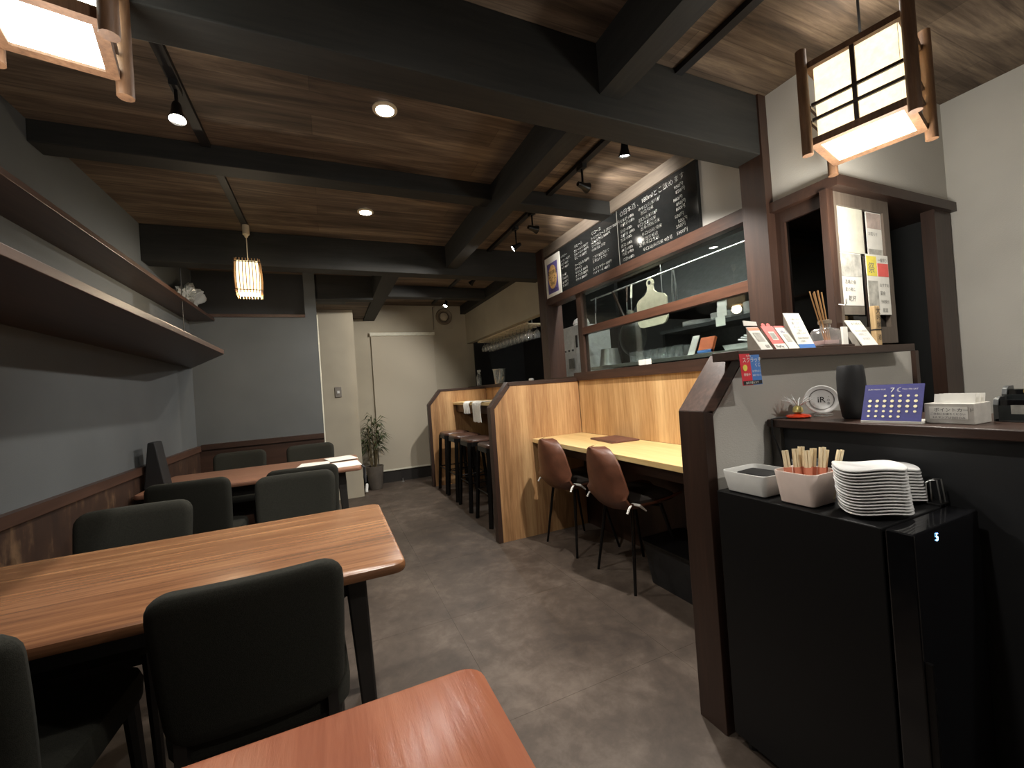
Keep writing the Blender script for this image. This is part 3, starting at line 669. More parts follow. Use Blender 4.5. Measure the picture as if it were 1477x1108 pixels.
# paper lanterns
def lantern(label, cx, cy, zb, s, h, rz, ztop, mat, paperB, e, lcol):
    # zb: underside of lower frame; s: pane size; local x/y are the lantern's own axes
    t = thing('paper_lantern', label, 'pendant lamp', (cx, cy, zb), rz); X = wmat(t) @ Matrix.Translation((0, 0, -zb))
    f = .022; o_ = s/2+f; zt = zb+h
    for sx in (-1, 1):
        for sy in (-1, 1):
            MB().tube([(sx*(o_+.006), sy*(o_+.006), zb-.03), (sx*(o_+.006), sy*(o_+.006), zt+.045)], .0165, 12).build('corner_log', M_RUSTIC, t, smooth=True, xf=X)
    for sgn in (-1, 1):
        for z0, z1 in ((zb, zb+.024), (zt-.02, zt)):
            MB().box(-o_, o_, sgn*(s/2+f/2)-f/2, sgn*(s/2+f/2)+f/2, z0, z1).build('frame_bar', M_RUSTIC, t, xf=X)
            MB().box(sgn*(s/2+f/2)-f/2, sgn*(s/2+f/2)+f/2, -s/2, s/2, z0, z1).build('frame_bar', M_RUSTIC, t, xf=X)
        # lattice: upright and two cross bars on each side
        MB().box(-.006, .006, sgn*(s/2+.016)-.005, sgn*(s/2+.016)+.005, zb+.024, zt-.02).build('lattice_bar', M_DARKW, t, xf=X)
        MB().box(sgn*(s/2+.016)-.005, sgn*(s/2+.016)+.005, -.006, .006, zb+.024, zt-.02).build('lattice_bar', M_DARKW, t, xf=X)
        for zz in (zb+h*.30, zb+h*.48):
            MB().box(-s/2-.01, s/2+.01, sgn*(s/2+.018)-.004, sgn*(s/2+.018)+.004, zz-.005, zz+.005).build('lattice_bar', M_DARKW, t, xf=X)
            MB().box(sgn*(s/2+.018)-.004, sgn*(s/2+.018)+.004, -s/2-.01, s/2+.01, zz-.005, zz+.005).build('lattice_bar', M_DARKW, t, xf=X)
        MB().box(-s/2, s/2, sgn*(s/2+.002)-.001, sgn*(s/2+.002)+.001, zb+.024, zt-.02).build('paper_pane', mat, t, xf=X)
        MB().box(sgn*(s/2+.002)-.001, sgn*(s/2+.002)+.001, -s/2, s/2, zb+.024, zt-.02).build('paper_pane', mat, t, xf=X)
    MB().box(-s/2, s/2, -s/2, s/2, zb+.006, zb+.008).build('paper_pane', paperB, t, xf=X)
    MB().tube([(0, 0, zt-.02), (0, 0, ztop)], .004, 8).build('cord', M_BLACK, t, xf=X)
    MB().box(-s/2, s/2, -.008, .008, zt-.015, zt-.003).build('top_bar', M_DARKW, t, xf=X)
    for a in range(4):
        q = Vector((math.cos(a*PI/2+rz), math.sin(a*PI/2+rz), 0))*(s/2+.06)
    lamp('POINT', 'lantern_light', (cx, cy, zb-.22), e*.8, lcol, t, size=.07)
    lamp('POINT', 'lantern_bulb', (cx, cy, zb+h*.42), e*.016, lcol, t, size=.03)
    lamp('POINT', 'lantern_light', (cx, cy, zt+.07), e*.10, lcol, t, size=.07)
    return t
lantern('log framed paper lantern hanging in front of the register wall', 1.714, .768, 1.905, .212, .285, R(13.5), CZ, M_PAPERL, M_PAPERL, 9, (1, .95, .86))
lantern('log framed paper lantern cut by the upper left picture corner', -.465, 1.10, 1.915, .142, .20, R(12.5), CZ, M_PAPERL2, M_PAPERL2, 3.2, (1, .95, .88))
# kitchen light tube
t = thing('kitchen_lamp', 'slim tube lamp inside the kitchen above the hanging tools', 'lamp', (2.06, 2.2, 2.3))
MB().box(2.02, 2.10, 1.6, 2.9, 2.33, 2.3895).build('housing', M_WPLAST, t)
MB().tube([(2.06, 1.62, 2.315), (2.06, 2.88, 2.315)], .014, 10).build('tube', emit('tube_glow', (250, 250, 246), 80), t)

# ------------------------------------------------------------------ chalkboard and poster
t = thing('chalkboard', 'long black chalkboard menu covered in white handwriting', 'chalkboard', (X1, 2.3, 1.935))
bd = MB().box(X1-.022, X1-.001, 1.595, 3.03, 1.93, 2.303).build('board', M_BOARD, t)
for yy in (2.262,): MB().box(X1-.0235, X1-.021, yy-.002, yy+.002, 1.93, 2.303).build('board_seam', M_GINK, bd)
def chalk(items, y0, z0, nm='chalk_lettering'): lettering(items, (X1-.022, y0, z0), (0, -1, 0), (0, 0, 1), M_CHALK, bd, nm, .0015, -.028)
L = [('◎日本酒 、180mlとご飲めます', .02, .318, .041)]
rows = [('純米酒 (180)', '中辛口/純米吟醸', '950円'), ('吟醸酒 (180)', '旨口/純米', '850円'), ('原酒 (180)', '旨口/純米吟醸', '880円'), ('本醸造 (180)', '辛口/生酛純米', '850円'), ('生酒 (180)', '超辛/特別純米', '800円'), ('古酒 (180)', '辛口/山廃/純米', '500円'), ('樽酒 (180)', '超辛/生貯蔵酒', '500円'), ('地酒 (180)', '超辛/辛口/生酛', '550円'), ('冷酒 (180)', '辛口/山廃/純米 4合瓶', '5500円')]
for i, (a_, b_, c_) in enumerate(rows):
    z_ = .275-i*.0322+.004*math.sin(i*2)
    L += [(a_, .015+.004*math.sin(i), z_, .026), (b_, .20+.02*math.sin(i*1.7), z_+.003, .0265), (c_, .50+.012*math.sin(i*2.3), z_+.004, .027)]
chalk(L, 2.25, 1.93)
L = [('◎コース', .04, .315, .030)]
for i, r_ in enumerate(['おまかせコース 2時間 3500円', '(飲み放題付) 5000円', 'お料理8品', '小鉢 刺身 焼物', '', 'ご予約は前日まで', 'お電話ください', '', 'レモンサワー 500円', 'ハイボール 480円']): L.append((r_, .03, .28-i*.0285, .0255))
chalk(L, 2.60, 1.93)
L = [('◎ビール', .03, .30, .030)]
for i, r_ in enumerate(['生ビール中 550円', '生ビール小 400円', '瓶ビール 650円', '', 'ウーロン茶 300円', '◎ワイン', 'グラス赤 500円', 'グラス白 500円', 'ボトル 2800円']): L.append((r_, .02, .265-i*.0285, .0255))
chalk(L, 2.83, 1.93)
L = [('◎サワー', .01, .285, .026)]
for i, r_ in enumerate(['レモン 450円', '梅酒 450円', 'ゆず 480円', '', '◎焼酎', '芋 500円', '麦 500円', '米 500円']): L.append((r_, .01, .25-i*.030, .0245))
chalk(L, 3.025, 1.93)
t = thing('framed_poster', 'white framed violet and amber poster beside the chalkboard', 'poster', (X1-.02, 3.165, 1.90))
MB().box(X1-.028, X1-.001, 3.035, 3.288, 1.895, 2.285).build('white_backing', M_PAPER, t)
MB().box(X1-.0295, X1-.028, 3.075, 3.25, 1.96, 2.225).build('picture', M_PURPLE, t)
MB().prism([(3.1625+.072*math.cos(a*PI/14), 2.10+.105*math.sin(a*PI/14)) for a in range(28)], 'YZ', X1-.0305, X1-.0295).build('amber_shape', M_GOLD, t)  # amber shape printed on the picture
lettering([('夏の宴会', 0, .16, .04, 'CENTER'), ('コース', 0, .11, .04, 'CENTER'), ('3500', 0, .065, .036, 'CENTER'), ('ご予約受付中', 0, .012, .024, 'CENTER')], (X1-.0305, 3.1625, 1.965), (0, -1, 0), (0, 0, 1), M_INK, t)

# ------------------------------------------------------------------ register counter
t = thing('register_counter', 'dark register counter with walnut top behind the fridge', 'counter', (1.6, .5, 0))
MB().box(1.385, 1.76, -.25, .970, .952, .978).build('counter_top', M_DARKWY, t, bev=.003)
MB().box(1.418, 1.445, -.25, .955, 0, .952).build('front_panel', M_NAVY, t)
MB().box(1.40, 1.76, .935, .968, 0, .952).build('end_panel', plain('grey_end_board', (70, 66, 62), .6), t)
CT = .9785
# ornament
t = thing('tinsel_ornament', 'small silver tinsel ornament on a red glass base', 'ornament', (1.47, .915, CT))
MB().lathe([(0, 0), (.032, 0), (.038, .004), (.034, .010), (.015, .014), (0, .015)], (1.47, .915, CT), 20).build('red_base', plain('red_glass', (208, 66, 40), .15), t, smooth=True)
MB().lathe([(.006, .014), (.016, .02), (.014, .034), (.006, .042), (0, .043)], (1.47, .915, CT), 12).build('gold_cup', plain('pale_gold', (220, 206, 130), .3, .4), t, smooth=True)
for k in range(16):
    a = k*2.4; e = .2+.075*(k % 5); p0 = Vector((1.47, .915, CT+.035)); d = Vector((math.cos(a)*math.cos(e), math.sin(a)*math.cos(e), math.sin(e)+.25))
    MB().tube([p0, p0+d*.025+Vector((0, 0, .008)), p0+d*.048+Vector((0, 0, .004*(k % 4)))], [.0016, .002, .0008], 5).build('tinsel_strand', M_SILVER, t)
lab(MB().tube([(1.445, .93, CT+.003), (1.41, .945, CT+.004), (1.382, .95, CT+.002), (1.376, .945, .93), (1.382, .93, .87), (1.394, .915, .80), (1.397, .91, .70)], .003, 6).build('cable', M_BLACK), 'black cable running off the end of the register counter', 'cable')
# round plate on stand
t = thing('display_plate', 'white round souvenir plate on a clear stand', 'plate', (1.545, .88, CT), R(0))
dirn = Vector((-.86, -.48, .22)).normalized(); pc = Vector((1.545, .88, CT+.056))
MB().lathe([(0, 0), (.030, 0), (.034, .002), (.047, .007), (.049, .009), (.046, .010), (.033, .005), (0, .003)], pc, 32, axis=dirn).build('plate', M_CERAM, t, smooth=True)
MB().lathe([(.0335, .0048), (.036, .0066), (.036, .0072), (.033, .0056)], pc, 32, axis=dirn).build('grey_ring', M_GINK, t)
ux = Vector((0, 0, 1)).cross(dirn).normalized(); vz = dirn.cross(ux)
lettering([('iR', -.012, -.010, .028), ('・', .014, .004, .012), ('の', .014, -.006, .010), ('会', .014, -.017, .010)], pc+dirn*.0035, ux, vz, M_INK, t)
MB().box(1.53, 1.57, .86, .90, CT, CT+.008).build('stand', M_GLASS, t)
# speaker
t = thing('speaker', 'black rounded upright speaker on the register counter', 'speaker', (1.50, .765, CT))
MB().lathe([(0, 0), (.023, 0), (.028, .006), (.034, .05), (.037, .09), (.0365, .13), (.034, .160), (.031, .168), (.026, .165), (0, .162)], (1.50, .765, CT), 32).build('mesh_body', M_BLACK, t, smooth=True)
MB().lathe([(0, .1625), (.022, .165), (.022, .166), (0, .1635)], (1.50, .765, CT), 24).build('top_disc', M_GLOSSB, t)
# calendar
t = thing('desk_calendar', 'violet moon phase desk calendar standing on the register counter', 'calendar', (1.44, .64, CT))
A = Vector((1.405, .70, CT)); Bc = Vector((1.42, .572, CT)); U = (Bc-A).normalized(); V = Vector((.055, .006, .112)).normalized(); N = U.cross(V)
if N.x > 0: N = -N
W_, H_ = (Bc-A).length, .118
def slab(o, U, V, u0, u1, v0, v1, N, d0, d1):
    mb = MB(); return mb.loft([[o+U*u+V*v+N*d for u, v in ((u0, v0), (u1, v0), (u1, v1), (u0, v1))] for d in (d0, d1)])
sh = slab(A, U, V, 0, W_, .008, H_, N, -.003, 0).build('sheet', wood('night_sky_print', [(36, 36, 98), (48, 48, 122), (70, 68, 142)], 'Y', 4, 3, .5, 0), t)
MB().loft([[A+Vector((0, 0, 0)), Bc, Bc+Vector((.075, .008, 0)), A+Vector((.075, .008, 0))], [p+Vector((0, 0, .006)) for p in (A, Bc, Bc+Vector((.075, .008, 0)), A+Vector((.075, .008, 0)))]]).build('base_tray', M_PAPER, t)
mb = MB()
for r_ in range(5):
    for c_ in range(7):
        if r_ == 0 and c_ < 2 or r_ == 4 and c_ > 4: continue
        o = A+U*(.016+c_*(W_-.03)/6)+V*(.082-r_*.0155)+N*.0012
        rad = .0042 if r_ in (1, 2) else .0034
        mb.quad([o+U*rad*math.cos(k*PI/6)+V*rad*math.sin(k*PI/6) for k in range(12)])
mb.build('moon_dots', plain('moon_cream', (240, 232, 190), .6), sh)['kind'] = 'stuff'
lettering([('7', W_*.45, .093, .02), ('☾', W_*.56, .094, .018), ('SUN MON TUE', .008, .1, .006), ('THU FRI SAT', W_-.045, .1, .006)], A, U, V, M_PAPER, t) if U.cross(V).x < 0 else lettering([('7', W_*.45, .093, .02)], A, U, V, M_PAPER, t, off=-.0012)
# card box
t = thing('card_box', 'grey cardboard box of paper slips with a written label', 'box', (1.50, .53, CT))
bx = [(1.458, .578), (1.454, .482), (1.535, .478), (1.54, .574)]
MB().prism(bx, 'XY', CT, CT+.052).build('box_body', plain('grey_card', (188, 184, 176), .8), t, bev=.0015)
A2 = Vector((1.4578, .573, CT+.004)); U2 = (Vector((1.4545, .487, 0))-Vector((1.4578, .573, 0))).normalized()
slab(A2, U2, Vector((0, 0, 1)), .006, .080, .008, .040, Vector((-1, 0, 0)), .0004, .0012).build('label', M_PAPER, t)
lettering([('ポイントカード', .016, .028, .011), ('ご自由にお書きください', .008, .019, .0062), ('※スタンプは当日のみ', .012, .010, .0066)], A2+Vector((-.0012, 0, 0)), U2, (0, 0, 1), M_INK, t)
for k in range(3):
    slab(Vector((1.475+.014*k, .566-.004*k, CT+.03)), Vector((0, -1, 0)), Vector((.3, 0, 1)).normalized(), 0, .078, 0, .047, Vector((1, 0, 0)), 0, .0008).build('paper_slip', M_PAPER, t)
# card dispenser
t = thing('card_rack', 'dark metal rack of black cards at the right end of the counter', 'rack', (1.60, .40, CT))
for k, (x, hh) in enumerate(((1.545, .062), (1.60, .086))):
    MB().box(x, x+.045, .27, .475, CT, CT+.006).build('rack_base', M_STEELD, t)
    MB().prism([(x, CT), (x+.045, CT), (x+.045, CT+hh), (x+.018, CT+hh), (x+.006, CT+hh-.006), (x, CT+hh-.02)], 'XZ', .468, .478).build('rack_side', M_STEELD, t, bev=.001)
    MB().box(x+.004, x+.04, .275, .466, CT+.006, CT+hh-.008).build('card_block', M_GLOSSB, t)
    MB().box(x-.0008, x+.002, .27, .468, CT+.004, CT+hh-.022).build('card_face', plain('deep_green_card', (26, 32, 32), .4), t)
MB().lathe([(0, 0), (.011, 0), (.011, .0012), (0, .0012)], (1.6035, .43, CT+.072), 20, axis=(-1, 0, 0)).build('round_emblem', plain('old_gold', (176, 150, 96), .5, .3), t)
MB().box(1.5435, 1.5442, .425, .447, CT+.02, CT+.042).build('white_square', M_PAPERG, t)

# ------------------------------------------------------------------ fridge and what is on it
FX0, FX1, FY0, FY1, FZ = 1.092, 1.382, .465, .945, .785
t = thing('wine_fridge', 'low black fridge with gloss door and blue digital readout', 'fridge', ((FX0+FX1)/2, .7, 0))
MB().box(FX0, FX1, FY0+.055, FY1, .03, FZ).build('cabinet', M_FRIDGE, t, bev=.003)
dr = MB().box(FX0, FX1, FY0, FY0+.05, .06, FZ).build('door', M_GLOSSB, t, bev=.003)
for x in (FX0+.03, FX1-.03):
    for y in (FY0+.09, FY1-.04): MB().tube([(x, y, 0), (x, y, .03)], .015, 10).build('foot', M_BLACK, t)
MB().box(FX0+.004, FX0+.012, FY0-.012, FY0-.0005, .30, .52).build('door_handle', M_BLKMET, dr)
lettering([('5', .085, -.03, .024)], (FX0, FY0, FZ), (1, 0, 0), (0, 0, 1), M_LED, dr, 'readout')
FT = FZ+.0005
def bin_(label, cx, cy, wx, wy, h, mat, rz=0):
    t = thing('storage_bin', label, 'bin', (cx, cy, FT), rz); X = wmat(t)
    prof = [(0, -.018), (.004, -.012), (h, 0), (h+.002, -.001), (h+.002, -.004), (h-.002, -.006), (.008, -.018)]
    MB().loft([[(x, y, z) for x, y in rr(wx+2*k, wy+2*k, .022+k)] for z, k in prof]).build('tub', mat, t, smooth=True, xf=X)
    return t
t = bin_('white plastic bin of black folded napkins on the fridge', 1.175, .860, .155, .146, .062, M_WPLAST)
for k in range(4):
    o = lab(MB().rbox(.10-.005*k, .105-.004*k, 0, .009, .01, .003).build('napkin', M_BLACK, smooth=True), ['lowest', 'second lowest', 'second highest', 'topmost'][k]+' black folded napkin in the white bin', 'napkin', 'black napkins in the white bin'); put(o, (1.175, .860, FT+.0215+.0095*k), R(3*k-4))
t = bin_('blush white plastic bin of chopsticks on the fridge', 1.165, .716, .125, .112, .086, M_PPLAST)
def chop(label, x, y, ax, ay, L_=.125):
    t = thing('chopsticks', label, 'chopsticks', (x, y, FT+.013), 0, 'wooden chopsticks in the blush bin'); d = Vector((ax, ay, 1)).normalized(); b_ = Vector((x, y, FT+.013))
    for s_ in (-.0035, .0035):
        o_ = Vector((s_, -s_*.6, 0))
        MB().bar(b_+o_, b_+o_+d*L_, .0062, .007, (.6, 1, 0)).build('stick', M_CHOP, t)
    MB().bar(b_+d*.058, b_+d*.082, .017, .010, (.6, 1, 0)).build('paper_band', M_SLEEVE, t)
pos = [(1.130, .735, .05, .12), (1.143, .722, .10, .10), (1.158, .728, .13, .02), (1.155, .705, .10, .06), (1.172, .712, .16, -.02), (1.178, .690, .16, .0), (1.19, .70, .22, -.06), (1.193, .675, .28, -.10)]
wl = ['leftmost', 'second from the left', 'third from the left', 'fourth from the left', 'fifth from the left', 'sixth from the left', 'seventh from the left', 'rightmost']
for k, p in enumerate(pos): chop('pair of pale chopsticks in the blush bin, '+wl[k], *p, L_=.128+.004*(k % 3))
# wavy plates
def plate_mesh(rx, ry, amp):
    def P(rf, th, dz):
        k = 1+.04*math.cos(3*th+.6)
        z = .006*rf**3+amp*math.sin(3*th+.4)*rf**2
        return (rx*rf*k*math.cos(th), ry*rf*k*math.sin(th), z+dz)
    n = 36; rings = []
    for rf, dz in ((.02, 0), (.45, 0), (.75, 0), (.95, 0), (1.0, .0015), (.985, .004), (.75, .004), (.45, .004), (.02, .004)):
        rings.append([P(rf, 2*PI*i/n, dz) for i in range(n)])
    return MB().loft(rings)
p0 = plate_mesh(.072, .066, .0042).build('wavy_plate', M_CERAM, smooth=True)
p1 = plate_mesh(.066, .058, .004).build('wavy_plate', M_CERAM, smooth=True)
ordn = ['bottom', 'second', 'third', 'fourth', 'fifth', 'sixth', 'seventh', 'eighth', 'ninth', 'tenth', 'eleventh', 'twelfth', 'thirteenth', 'fourteenth', 'fifteenth', 'topmost']
for k in range(15):
    o = p0 if k == 0 else dup(p0); put(o, (1.186-.0003*k+.0015*math.sin(k*1.9), .577+.0004*k, FT+.0062+.0072*k), R(-30+.8*math.sin(k*2.1)))
    lab(o, 'white wavy plate in the taller front stack on the fridge, %s' % (ordn[k]+' from the bottom' if 0 < k < 14 else ordn[0] if k == 0 else 'topmost'), 'plate', 'white wavy plates stacked beside the chopsticks')
for k in range(11):
    o = p1 if k == 0 else dup(p1); put(o, (1.332-.0003*k+.002*math.sin(k*2.3), .60+.001*k, FT+.0052+.0074*k), R(-24+.8*math.sin(k*1.7)))
    lab(o, 'white wavy plate in the shorter rear stack on the fridge, %s' % (ordn[k]+' from the bottom' if 0 < k < 10 else ordn[0] if k == 0 else 'topmost'), 'plate', 'white wavy plates stacked by the counter panel')
t = thing('wire_rack', 'small chrome wire rack behind the plates on the fridge', 'rack', (1.375, .53, FT))
for k in range(2):
    x = 1.355+.022*k
    MB().tube([(x, .545, FT), (x, .545, FT+.055), (x+.004, .54, FT+.06), (x+.016, .53, FT+.06), (x+.016, .525, FT)], .0016, 6).build('wire_loop', M_STEEL, t)
MB().box(1.352, 1.398, .52, .55, FT, FT+.004).build('foot_plate', M_BLACK, t)
t = thing('glass_cup', 'clear glass cup with handle behind the chopstick bin', 'cup', (1.30, .80, FT))
MB().lathe([(0, .0), (.034, .0), (.038, .01), (.04, .085), (.037, .085), (.034, .012), (0, .010)], (1.31, .80, FT), 24).build('bowl', M_GLASS, t, smooth=True)
MB().tube([(1.272, .80, FT+.07), (1.25, .80, FT+.075), (1.243, .80, FT+.045), (1.272, .80, FT+.02)], .004, 8).build('handle', M_GLASS, t, smooth=True)

# ------------------------------------------------------------------ ledge: stands, diffuser, cards
LZ = 1.217
def stand(label, x0, x1, h, face, deco, yb=.912, lean=.05):
    t = thing('payment_stand', label, 'sign', ((x0+x1)/2, yb, LZ), 0, 'tilted counter signs on the ledge')
    A = Vector((x0, yb, LZ)); U = Vector((1, 0, 0)); V = Vector((0, lean, h)).normalized(); N = -V.cross(U).normalized()
    if N.y > 0: N = -N
    L_ = math.hypot(lean, h)
    slab(A, U, V, 0, x1-x0, 0, L_, N, -.002, 0).build('face_card', face, t)
    MB().prism([(yb+.004, LZ), (yb+lean+.004, LZ+h-.004), (yb+lean+.004, LZ)], 'YZ', x0+.006, x1-.006).build('easel_back', plain('card_grey', (150, 142, 130), .8) if 'card_grey' not in MATS else MATS['card_grey'], t)
    for u0, u1, v0, v1, mt, nm in deco:
        slab(A, U, V, u0*(x1-x0), u1*(x1-x0), v0*L_, v1*L_, N, .0003, .0009).build(nm, mt, t)
    return t, A, U, V, L_
a = stand('payment sign with orange header, first beside the sloping post', 1.305, 1.362, .082, M_PAPER, [(0, 1, .86, .98, M_ORANGE, 'header'), (.2, .82, .35, .75, M_PAPERG, 'print_block'), (.55, .85, .08, .2, M_PAPERG, 'print_block')])
MB().loft([[(1.300, .965, LZ+.088), (1.366, .965, LZ+.088), (1.366, .968, LZ+.102), (1.300, .968, LZ+.106)], [(1.300, .967, LZ+.088), (1.366, .967, LZ+.088), (1.366, .970, LZ+.102), (1.300, .970, LZ+.106)]]).build('top_flap', M_PAPER, a[0])
a = stand('coral red payment sign with a white panel', 1.378, 1.440, .086, M_RED, [(0, 1, 0, .22, M_PAPER, 'lower_band'), (.26, .74, .38, .74, M_PAPER, 'white_panel'), (.31, .69, .42, .70, M_PAPERG, 'print_block')])
lettering([('PayPay', .008, .006, .014)], a[1], a[2], a[3], M_INK, a[0], off=.0013)
for s_ in (.3, .72): MB().lathe([(0, 0), (.009, 0), (.009, .002), (0, .002)], a[1]+a[2]*.062*s_+a[3]*(a[4]+.003), 16, axis=(0, 1, -.4)).build('round_tab', M_RED, a[0])
a = stand('narrow white payment sign with a pink top strip', 1.447, 1.502, .086, M_PAPER, [(0, 1, .93, 1, M_RED, 'header'), (.32, .78, .3, .62, M_PAPERG, 'print_block')])
lettering([('d払い', .012, .068, .016)], a[1], a[2], a[3], MATS['violet_print'], a[0])
a = stand('tall white notice card with a blue foot band', 1.503, 1.592, .132, M_PAPER, [(0, 1, 0, .11, M_BLUEP, 'blue_band')])
lettering([('一緒にお店', .02, .112, .011), ('盛り上げ', .02, .096, .011), ('ましょう', .02, .08, .011), ('ご協力', .028, .066, .010), ('お願いします', .02, .055, .009), ('感染対策実施中', .015, .036, .009), ('お客様へ', .022, .024, .008)], a[1], a[2], a[3], M_GINK, a[0])
lab(MB().box(1.625, 1.82, .905, .969, LZ, LZ+.008).build('wooden_tray', M_DARKWX, bev=.002), 'thin dark wooden tray under the reed diffuser', 'tray')
DZ = LZ+.0085; dc = (1.70, .937, DZ)
t = thing('reed_diffuser', 'square glass reed diffuser bottle with a bundle of sticks', 'diffuser', dc)
MB().loft([[(dc[0]+x, dc[1]+y, z) for x, y in rr(wd, wd*.55, .012)] for z, wd in ((DZ, .098), (DZ+.003, .104), (DZ+.05, .104), (DZ+.060, .09), (DZ+.066, .044), (DZ+.080, .040))]).build('bottle', M_GLASS, t, smooth=True)
MB().loft([[(dc[0]+x, dc[1]+y, z) for x, y in rr(.092, .046, .01)] for z in (DZ+.004, DZ+.018)]).build('oil', M_SALT, t)
MB().lathe([(.016, .078), (.021, .080), (.021, .092), (.016, .094), (.013, .09)], dc, 20).build('collar', M_VENT, t, smooth=True)
for k in range(7):
    x = -.045-.008*(k-3)*.9
    MB().tube([(dc[0]+.02-.003*k, dc[1]+.004*((k % 3)-1), DZ+.006), (dc[0]+x, dc[1]+.010*((k % 3)-1), DZ+.196+.006*(k % 2))], .0022, 6).build('reed', M_BAMBOO, t)
lab(MB().box(1.788, 1.818, .925, .933, DZ, DZ+.068).build('card', M_PAPER), 'tiny white upright card at the end of the tray', 'card')
o = slab(Vector((1.832, .915, LZ)), Vector((1, 0, 0)), Vector((0, .45, 1)).normalized(), 0, .038, 0, .062, Vector((0, -1, .45)).normalized(), 0, .003).build('card', plain('grey_card_print', (120, 114, 106), .6)); lab(o, 'small grey leaning card between the white cards', 'card')
t = thing('message_card', 'white leaning card with a handwritten arc of letters', 'card', (1.925, .912, LZ))
A = Vector((1.872, .908, LZ)); U = Vector((1, 0, 0)); V = Vector((0, .055, .105)).normalized(); N = Vector((0, -.105, .055)).normalized()
slab(A, U, V, 0, .105, 0, .118, N, 0, .003).build('card_face', M_PAPER, t)
lettering([('ありがとう', .022, .095, .016), ('またのご来店を', .015, .062, .012), ('お待ちして', .02, .045, .012), ('おります', .03, .025, .012)], A+N*.003, U, V, M_GINK, t)
t = thing('wooden_tag', 'upright wooden tag with brushed black characters', 'tag', (2.075, .95, LZ))
MB().box(2.052, 2.094, .944, .962, LZ, LZ+.165).build('board', wood('pale_cedar', [(176, 146, 104), (196, 166, 122), (212, 184, 142)], 'Z', 14, 8, .6, .05), t, bev=.003)
MB().box(2.051, 2.095, .943, .963, LZ+.064, LZ+.069).build('dark_band', M_INK, t)
lettering([('大', 0, .132, .034, 'CENTER'), ('吟', 0, .104, .030, 'CENTER'), ('醸', 0, .075, .030, 'CENTER'), ('酒', 0, .026, .024, 'CENTER')], (2.073, .9425, LZ), (1, 0, 0), (0, 0, 1), M_INK, t)
# scratch card poster hanging from ledge
t = thing('hanging_flyer', 'small red and blue flyer hanging off the ledge end', 'flyer', (1.215, .888, 1.105), 0)
A = Vector((1.172, .889, 1.106)); U = Vector((1, .0, 0)); V = Vector((-.08, .0, 1)).normalized(); N = Vector((0, -1, 0))
slab(A, U, V, 0, .046, 0, .099, N, 0, .0012).build('red_half', M_CRIMSON, t)
slab(A, U, V, .046, .090, 0, .095, N, 0, .0012).build('blue_half', M_BLUEP, t)
slab(A, U, V, .002, .088, .002, .014, N, .0013, .0019).build('black_band', M_INK, t)
MB().lathe([(0, 0), (.010, 0), (.010, .001), (0, .001)], A+U*.018+V*.055+N*.0013, 20, axis=N).build('gold_coin', M_YELLOW, t)
lettering([('スクラッチ', .009, .073, .0175), ('くじ', .062, .058, .014), ('PayPay', .028, .090, .008), ('開催中', .008, .030, .010), ('はずれなし', .048, .040, .0085), ('抽選で当たる', .048, .028, .0065), ('当店で使えます', .012, .0045, .0085)], A+N*.0019, U, V, M_PAPER, t, off=.0006)

# notices pinned to the sliding frame
def notice(label, x0, x1, z0, z1, y, deco=(), mat=M_PAPER, texts=()):
    t = thing('notice', label, 'notice', ((x0+x1)/2, y, z0))
    MB().box(x0, x1, y-.0012, y, z0, z1).build('sheet', mat, t)
    for a, c, e, f_, mt, nm in deco: MB().box(x0+a*(x1-x0), x0+c*(x1-x0), y-.0022, y-.0013, z0+e*(z1-z0), z0+f_*(z1-z0)).build(nm, mt, t)
    if texts: lettering(texts, (x0, y-.0013, z0), (1, 0, 0), (0, 0, 1), M_GINK, t)
NY = YN+.006
notice('blank pale sheet in the upper left of the sliding frame', 1.925, 2.116, 1.612, 1.80, NY+.016, mat=M_CREAM)
notice('two part grey notice in the upper right of the sliding frame', 2.14, 2.258, 1.612, 1.798, NY+.016, [(.05, .95, .62, .98, plain('pink_grey_print', (176, 160, 152), .8, 0, .15, 16), 'print_block'), (.05, .95, 0, .14, M_PAPERG, 'print_block')], texts=[('お知らせ', .01, .085, .018)])
notice('portrait style grey notice in the lower left of the sliding frame', 1.925, 2.075, 1.39, 1.609, NY+.0125, [(.03, .97, .55, .98, M_PAPERG, 'photo_block')], texts=[('酒場の会', .02, .09, .02), ('夏の夜に', .02, .06, .018), ('乾杯', .04, .02, .026)])
lab(MB().box(1.925, 2.075, NY+.011, NY+.0125, 1.352, 1.388).build('notice', plain('warm_grey_card', (116, 108, 98), .8)), 'narrow dark grey strip below the portrait style notice', 'notice')
notice('yellow and red flyer in the lower right of the sliding frame', 2.092, 2.262, 1.352, 1.609, NY+.004, [(.02, .46, .64, .97, M_YELLOW, 'yellow_block'), (.50, .98, .64, .86, M_RED, 'red_block'), (.02, .46, .08, .56, M_PAPERG, 'grey_block')], texts=[('一番搾り', .088, .228, .018), ('おすすめ', .09, .12, .018), ('祭', .012, .18, .05), ('宴会', .09, .085, .02), ('予約受付', .09, .05, .016), ('居酒', .1, .012, .02)])
lab(MB().tube([(1.870, .976, 1.39), (1.880, .960, 1.383), (1.890, .958, 1.39), (1.894, .960, 1.41)], .0025, 6).build('wall_hook', M_STEEL), 'small chrome hook on the dark corner post', 'hook')

